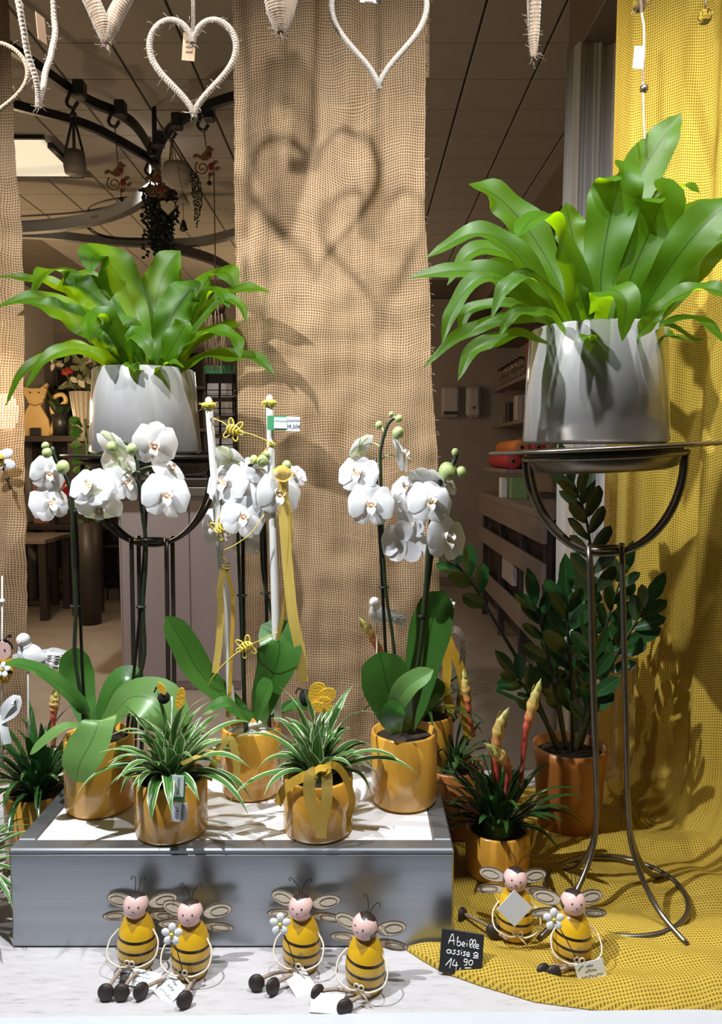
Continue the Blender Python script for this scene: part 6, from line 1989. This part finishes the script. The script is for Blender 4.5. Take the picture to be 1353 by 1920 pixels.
def bee(label, px, py, shoes, z0, yaw=0, hyaw=0, htilt=0, daisy_=None, tags=(), ant=0, wing_dz=0.0):
    base = G(px, py + 6, z0)
    t_ = thing('bee_figurine', label, 'bee figurine', base, group='seated wooden bee figurines')
    Ry = Matrix.Rotation(R(yaw), 3, 'Z')
    lean = R(-3)
    link('body', BODY_ME, t_, (0, 0, 0), (lean, 0, R(yaw)))
    hc = Vector((0, .002, .1125))
    h = link('head', HEAD_ME, t_, hc, (R(-13), R(htilt), R(yaw + hyaw)))
    HM = Euler((R(-13), R(htilt), R(yaw + hyaw))).to_matrix()
    for k, (dx, dz, r_, mt_) in enumerate(((-.0082, .0035, .0016, 'eye_black'), (.0082, .0035, .0016, 'eye_black'), (0, -.0042, .0014, 'eye_black'))):
        y = -math.sqrt(.0232 ** 2 - dx * dx - dz * dz)
        MB().ball((dx, y, dz), r_, 8, 6).obj('nose' if k == 2 else 'eye', M_[mt_], h, world=False)
    for dx in (-.0085, .0085):
        dz = -.0085
        y = -math.sqrt(.0232 ** 2 - dx * dx - dz * dz)
        nn = Vector((dx, y, dz)).normalized()
        MB().ball(Vector((dx, y, dz)) * .985, (.003, .001, .002), 8, 6, nn.to_track_quat('-Y', 'Z').to_matrix()).obj('cheek', M_['cheek_pink'], h, world=False)
    MB().ctube([(-.006, -.0196, -.0108), (0, -.0197, -.0128), (.006, -.0196, -.0108)], .0005, 5, 8).obj('mouth', M_['cheek_pink'], h, world=False)
    for sx_ in (-1, 1):
        sp_ = [hc + HM @ Vector(p) for p in ((sx_ * .002, 0, .022), (sx_ * .004, 0, .034), (sx_ * (.008 + ant), 0, .046), (sx_ * (.013 + ant), 0, .050), (sx_ * (.016 + ant), 0, .046), (sx_ * (.013 + ant), 0, .044))]
        MB().tube(cr(sp_, 18), .0007, 5).obj('antenna', M_['antenna_wire'], t_, world=False)
        w = link('wing', WING_ME, t_, Ry @ Vector((sx_ * .010, .026, .088 + wing_dz)), (R(-20), R(3 * sx_), R(yaw + 8 * sx_)), (sx_, 1, 1))
        link('wing_wire', WIRE_ME, w)
        arm = [Ry @ Vector(p) for p in ((sx_ * .031, -.002, .070), (sx_ * .044, -.016, .056), (sx_ * .042, -.034, .037), (sx_ * .020, -.044, .027), (sx_ * .002, -.043, .026))]
        MB().tube(cr(arm, 24), .0016, 7).obj('arm', M_['cream_cord'], t_, world=False)
    kn = Ry @ Vector((0, -.044, .030))
    km = MB()
    for sx_ in (-1, 1):
        km.tube([kn + Ry @ Vector((sx_ * .0045 + .0042 * math.cos(i * PI / 6), -.001 * sx_, .003 + .0048 * math.sin(i * PI / 6))) for i in range(12)], .0013, 6, closed=True)
    km.tube([kn, kn + Ry @ Vector((.010, -.002, -.010)), kn + Ry @ Vector((.018, -.004, -.018))], .0013, 6)
    km.obj('knot', M_['cream_cord'], t_, world=False)
    for k, (sx_, sy_, fr_) in enumerate(shoes):
        sg = -1 if k == 0 else 1
        foot = G(sx_, sy_ + 11, z0) - base + Vector((0, 0, .0145))
        hip = Ry @ Vector((sg * .016, -.026, .008))
        mid = (hip + foot) / 2 + Vector((0, 0, .006))
        MB().tube(cr([hip, mid, foot + Vector((0, .004, 0))], 14), lambda s: .0031 * (1 + .12 * math.sin(s * 90)), 7).obj('leg', M_['leg_twine'], t_, world=False)
        link('shoe', SHOE_ME, t_, foot, (R(-14), 0, R(fr_)))
    if daisy_:
        c_ = P(daisy_[0], daisy_[1], base.y - .05)
        u_ = S(daisy_[1], base.y - .05)
        daisy(t_, c_ - base, 20 * u_, M=Matrix.Rotation(R(-12), 3, 'X'), world=False)
        MB().tube(cr([c_ - base, (c_ - base).lerp(kn, .5) + Vector((0, .004, 0)), kn + Ry @ Vector((.006, 0, -.018))], 10), .0009, 5).obj('flower_stem', M_['antenna_wire'], t_, world=False)
    for (tx, ty, tw, th_, rot, kind) in tags:
        up_ = kind == 'up'
        if up_:
            c_ = P(tx, ty, base.y - .048) - base
            rr = (R(-8), R(rot), 0)
        else:
            c_ = G(tx, ty, z0 + .009) - base
            rr = (R(-62), R(rot) * .3, R(-rot))
        u_ = S(ty, base.y - .04)
        M = Euler(rr).to_matrix()
        tg = MB().box(c_, (tw * u_, .0012, th_ * u_), rot=rr).obj('paper_tag', M_['white_card'], t_, smooth=False, world=False)
        if kind != 'blank' and not (up_ and tw == th_):
            sm = MB()
            rg = random.Random(int(tx))
            for j, (zz_, ww) in enumerate(((-.22, .75), (.08, .4), (.3, .25))):
                L_ = [(-ww / 2 + ww * i / 18, zz_ + rg.uniform(-.07, .07)) for i in range(19)]
                sm.tube([c_ + M @ Vector((x * tw * u_, -.0010, z * th_ * u_)) for x, z in L_], .00035, 4)
            sm.obj('handwriting', M_['ink'], tg, world=False)
            MB().tube([c_ + M @ Vector((-.42 * tw * u_, -.001, .2 * th_ * u_)), c_ + M @ Vector((-.3 * tw * u_, -.001, .35 * th_ * u_)), c_ + M @ Vector((-.2 * tw * u_, -.001, .4 * th_ * u_))], .0005, 4).obj('leaf_print', M_['green_card'], tg, world=False)
    return t_


bee('leftmost seated bee with a round grey tag and two dark soles facing out', 257, 1802, [(199, 1864, 0), (228, 1864, 4)], LEDGE, 0, 4, 3, None, [(270, 1836, 58, 30, 12, 'flat')], -.003)
bee('seated bee second from left holding a white daisy before the plinth', 358, 1818, [(264, 1862, 40), (346, 1878, 30)], LEDGE, -6, 6, 0, (322, 1752), [(318, 1855, 44, 42, 40, 'flat')], .004, -.004)
bee('seated bee holding a daisy third from left with a blank tag', 565, 1806, [(481, 1846, 0), (511, 1853, 45)], LEDGE, -8, -6, -6, (525, 1733), [(565, 1846, 40, 50, -38, 'blank')], .006, .004)
bee('seated bee fourth from left with its head turned aside, no daisy', 684, 1846, [(595, 1866, 40), (646, 1893, 15)], LEDGE, -14, -22, 10, None, [(613, 1881, 62, 34, 4, 'blank')], .002, -.008)
bee('seated bee on the yellow cloth with a big blank diamond tag on its chest', 964, 1748, [(866, 1717, 55), (924, 1748, -6)], LEDGE + .004, -4, -6, 8, None, [(964, 1703, 48, 48, 45, 'up')], .004)
bee('seated bee on the yellow cloth at far right holding a daisy', 1072, 1796, [(1018, 1825, 20), (1037, 1829, 6)], LEDGE + .004, 0, 0, 4, (1038, 1724), [(1107, 1821, 54, 36, -14, 'up')], -.004)
b1 = bpy.data.objects['bee_figurine']
MB().lathe([(0, 0), (.012, 0), (.0125, .001), (0, .0012)], G(238, 1826, LEDGE + .012) - b1.location, 20, Matrix.Rotation(R(35), 3, 'X')).obj('round_tag', M_['grey_metal_band'], b1, world=False)

# ------------------------------------------------------------------ chalkboard tent card
sy = G(862, 1832, LEDGE).y
c0 = G(822, 1828, LEDGE); c1 = G(902, 1836, LEDGE)
tt = P(868, 1751, sy + .02)
hgt = tt.z - LEDGE
wdt = (c1 - c0).length
yawc = math.atan2(c1.y - c0.y, c1.x - c0.x)
mid = (c0 + c1) / 2
sg = thing('chalkboard_sign', 'small black tent card chalked Abeille assise beside the spread yellow cloth', 'sign', (mid.x, mid.y, LEDGE + .004), (0, R(4), yawc))
lean = math.atan(.022 / hgt)
Ls = math.hypot(hgt, .022)
MB().box((0, .011, hgt / 2), (wdt, .0022, Ls), rot=(-lean, 0, 0), bev=.0005).obj('front_panel', M_['slate'], sg, smooth=False, world=False)
MB().box((0, .037, hgt / 2), (wdt, .0022, math.hypot(hgt, .030)), rot=(math.atan(.030 / hgt), 0, 0), bev=.0005).obj('back_panel', M_['slate'], sg, smooth=False, world=False)
# handwriting as strokes on an 80 x 84 grid (x right, y down from the top left)
STROKES = [
    [(14, 28), (19, 10), (22, 10), (25, 29)], [(14, 22), (26, 20)],
    [(31, 11), (30, 28)], [(30, 23), (35, 20), (37, 25), (34, 29), (30, 27)],
    [(40, 25), (45, 23), (43, 20), (40, 22), (40, 27), (45, 28)],
    [(49, 21), (49, 28)], [(49, 16), (49.4, 16.6)],
    [(54, 27), (59, 18), (57, 12), (54, 17), (55, 27), (58, 28)], [(60, 27), (65, 18), (63, 12), (60, 17), (61, 27), (64, 28)],
    [(66, 25), (71, 23), (69, 20), (66, 22), (66, 27), (72, 28)],
    [(19, 40), (15, 39), (12, 43), (15, 46), (19, 44), (20, 39), (21, 46)],
    [(29, 38), (25, 39), (28, 43), (26, 46), (23, 45)], [(37, 38), (33, 39), (36, 43), (34, 46), (31, 45)], [(40, 39), (40, 46)], [(40, 35), (40.4, 35.6)],
    [(48, 38), (44, 39), (47, 43), (45, 46), (43, 45)], [(50, 43), (55, 42), (53, 38), (50, 41), (51, 46), (56, 45)],
    [(62, 40), (67, 36), (71, 39), (67, 42), (63, 43), (72, 43)], [(62, 47), (72, 46)],
    [(12, 70), (20, 58), (22, 56), (20, 74)], [(28, 56), (25, 67), (35, 66)], [(32, 60), (32, 75)],
    [(40, 70), (39, 76)],
    [(51, 52), (47, 52), (46, 57), (51, 57), (52, 52), (51, 62), (47, 64)], [(58, 52), (55, 57), (57, 62), (61, 60), (62, 54), (58, 52)], [(48, 69), (60, 67)],
]
Mx = Matrix.Rotation(-lean, 3, 'X')
ch = MB()
for st in STROKES:
    pts = []
    for x, y in st:
        lx = (x / 80 - .5) * wdt
        lz = (.5 - y / 84) * Ls
        pts.append(Vector((0, .011, hgt / 2)) + Mx @ Vector((lx, -.0014, lz)))
    ch.tube(cr(pts, 6 * (len(pts) - 1)) if len(pts) > 2 else pts, .00085, 6)
ch.obj('chalk_lettering', M_['chalk'], sg, world=False)
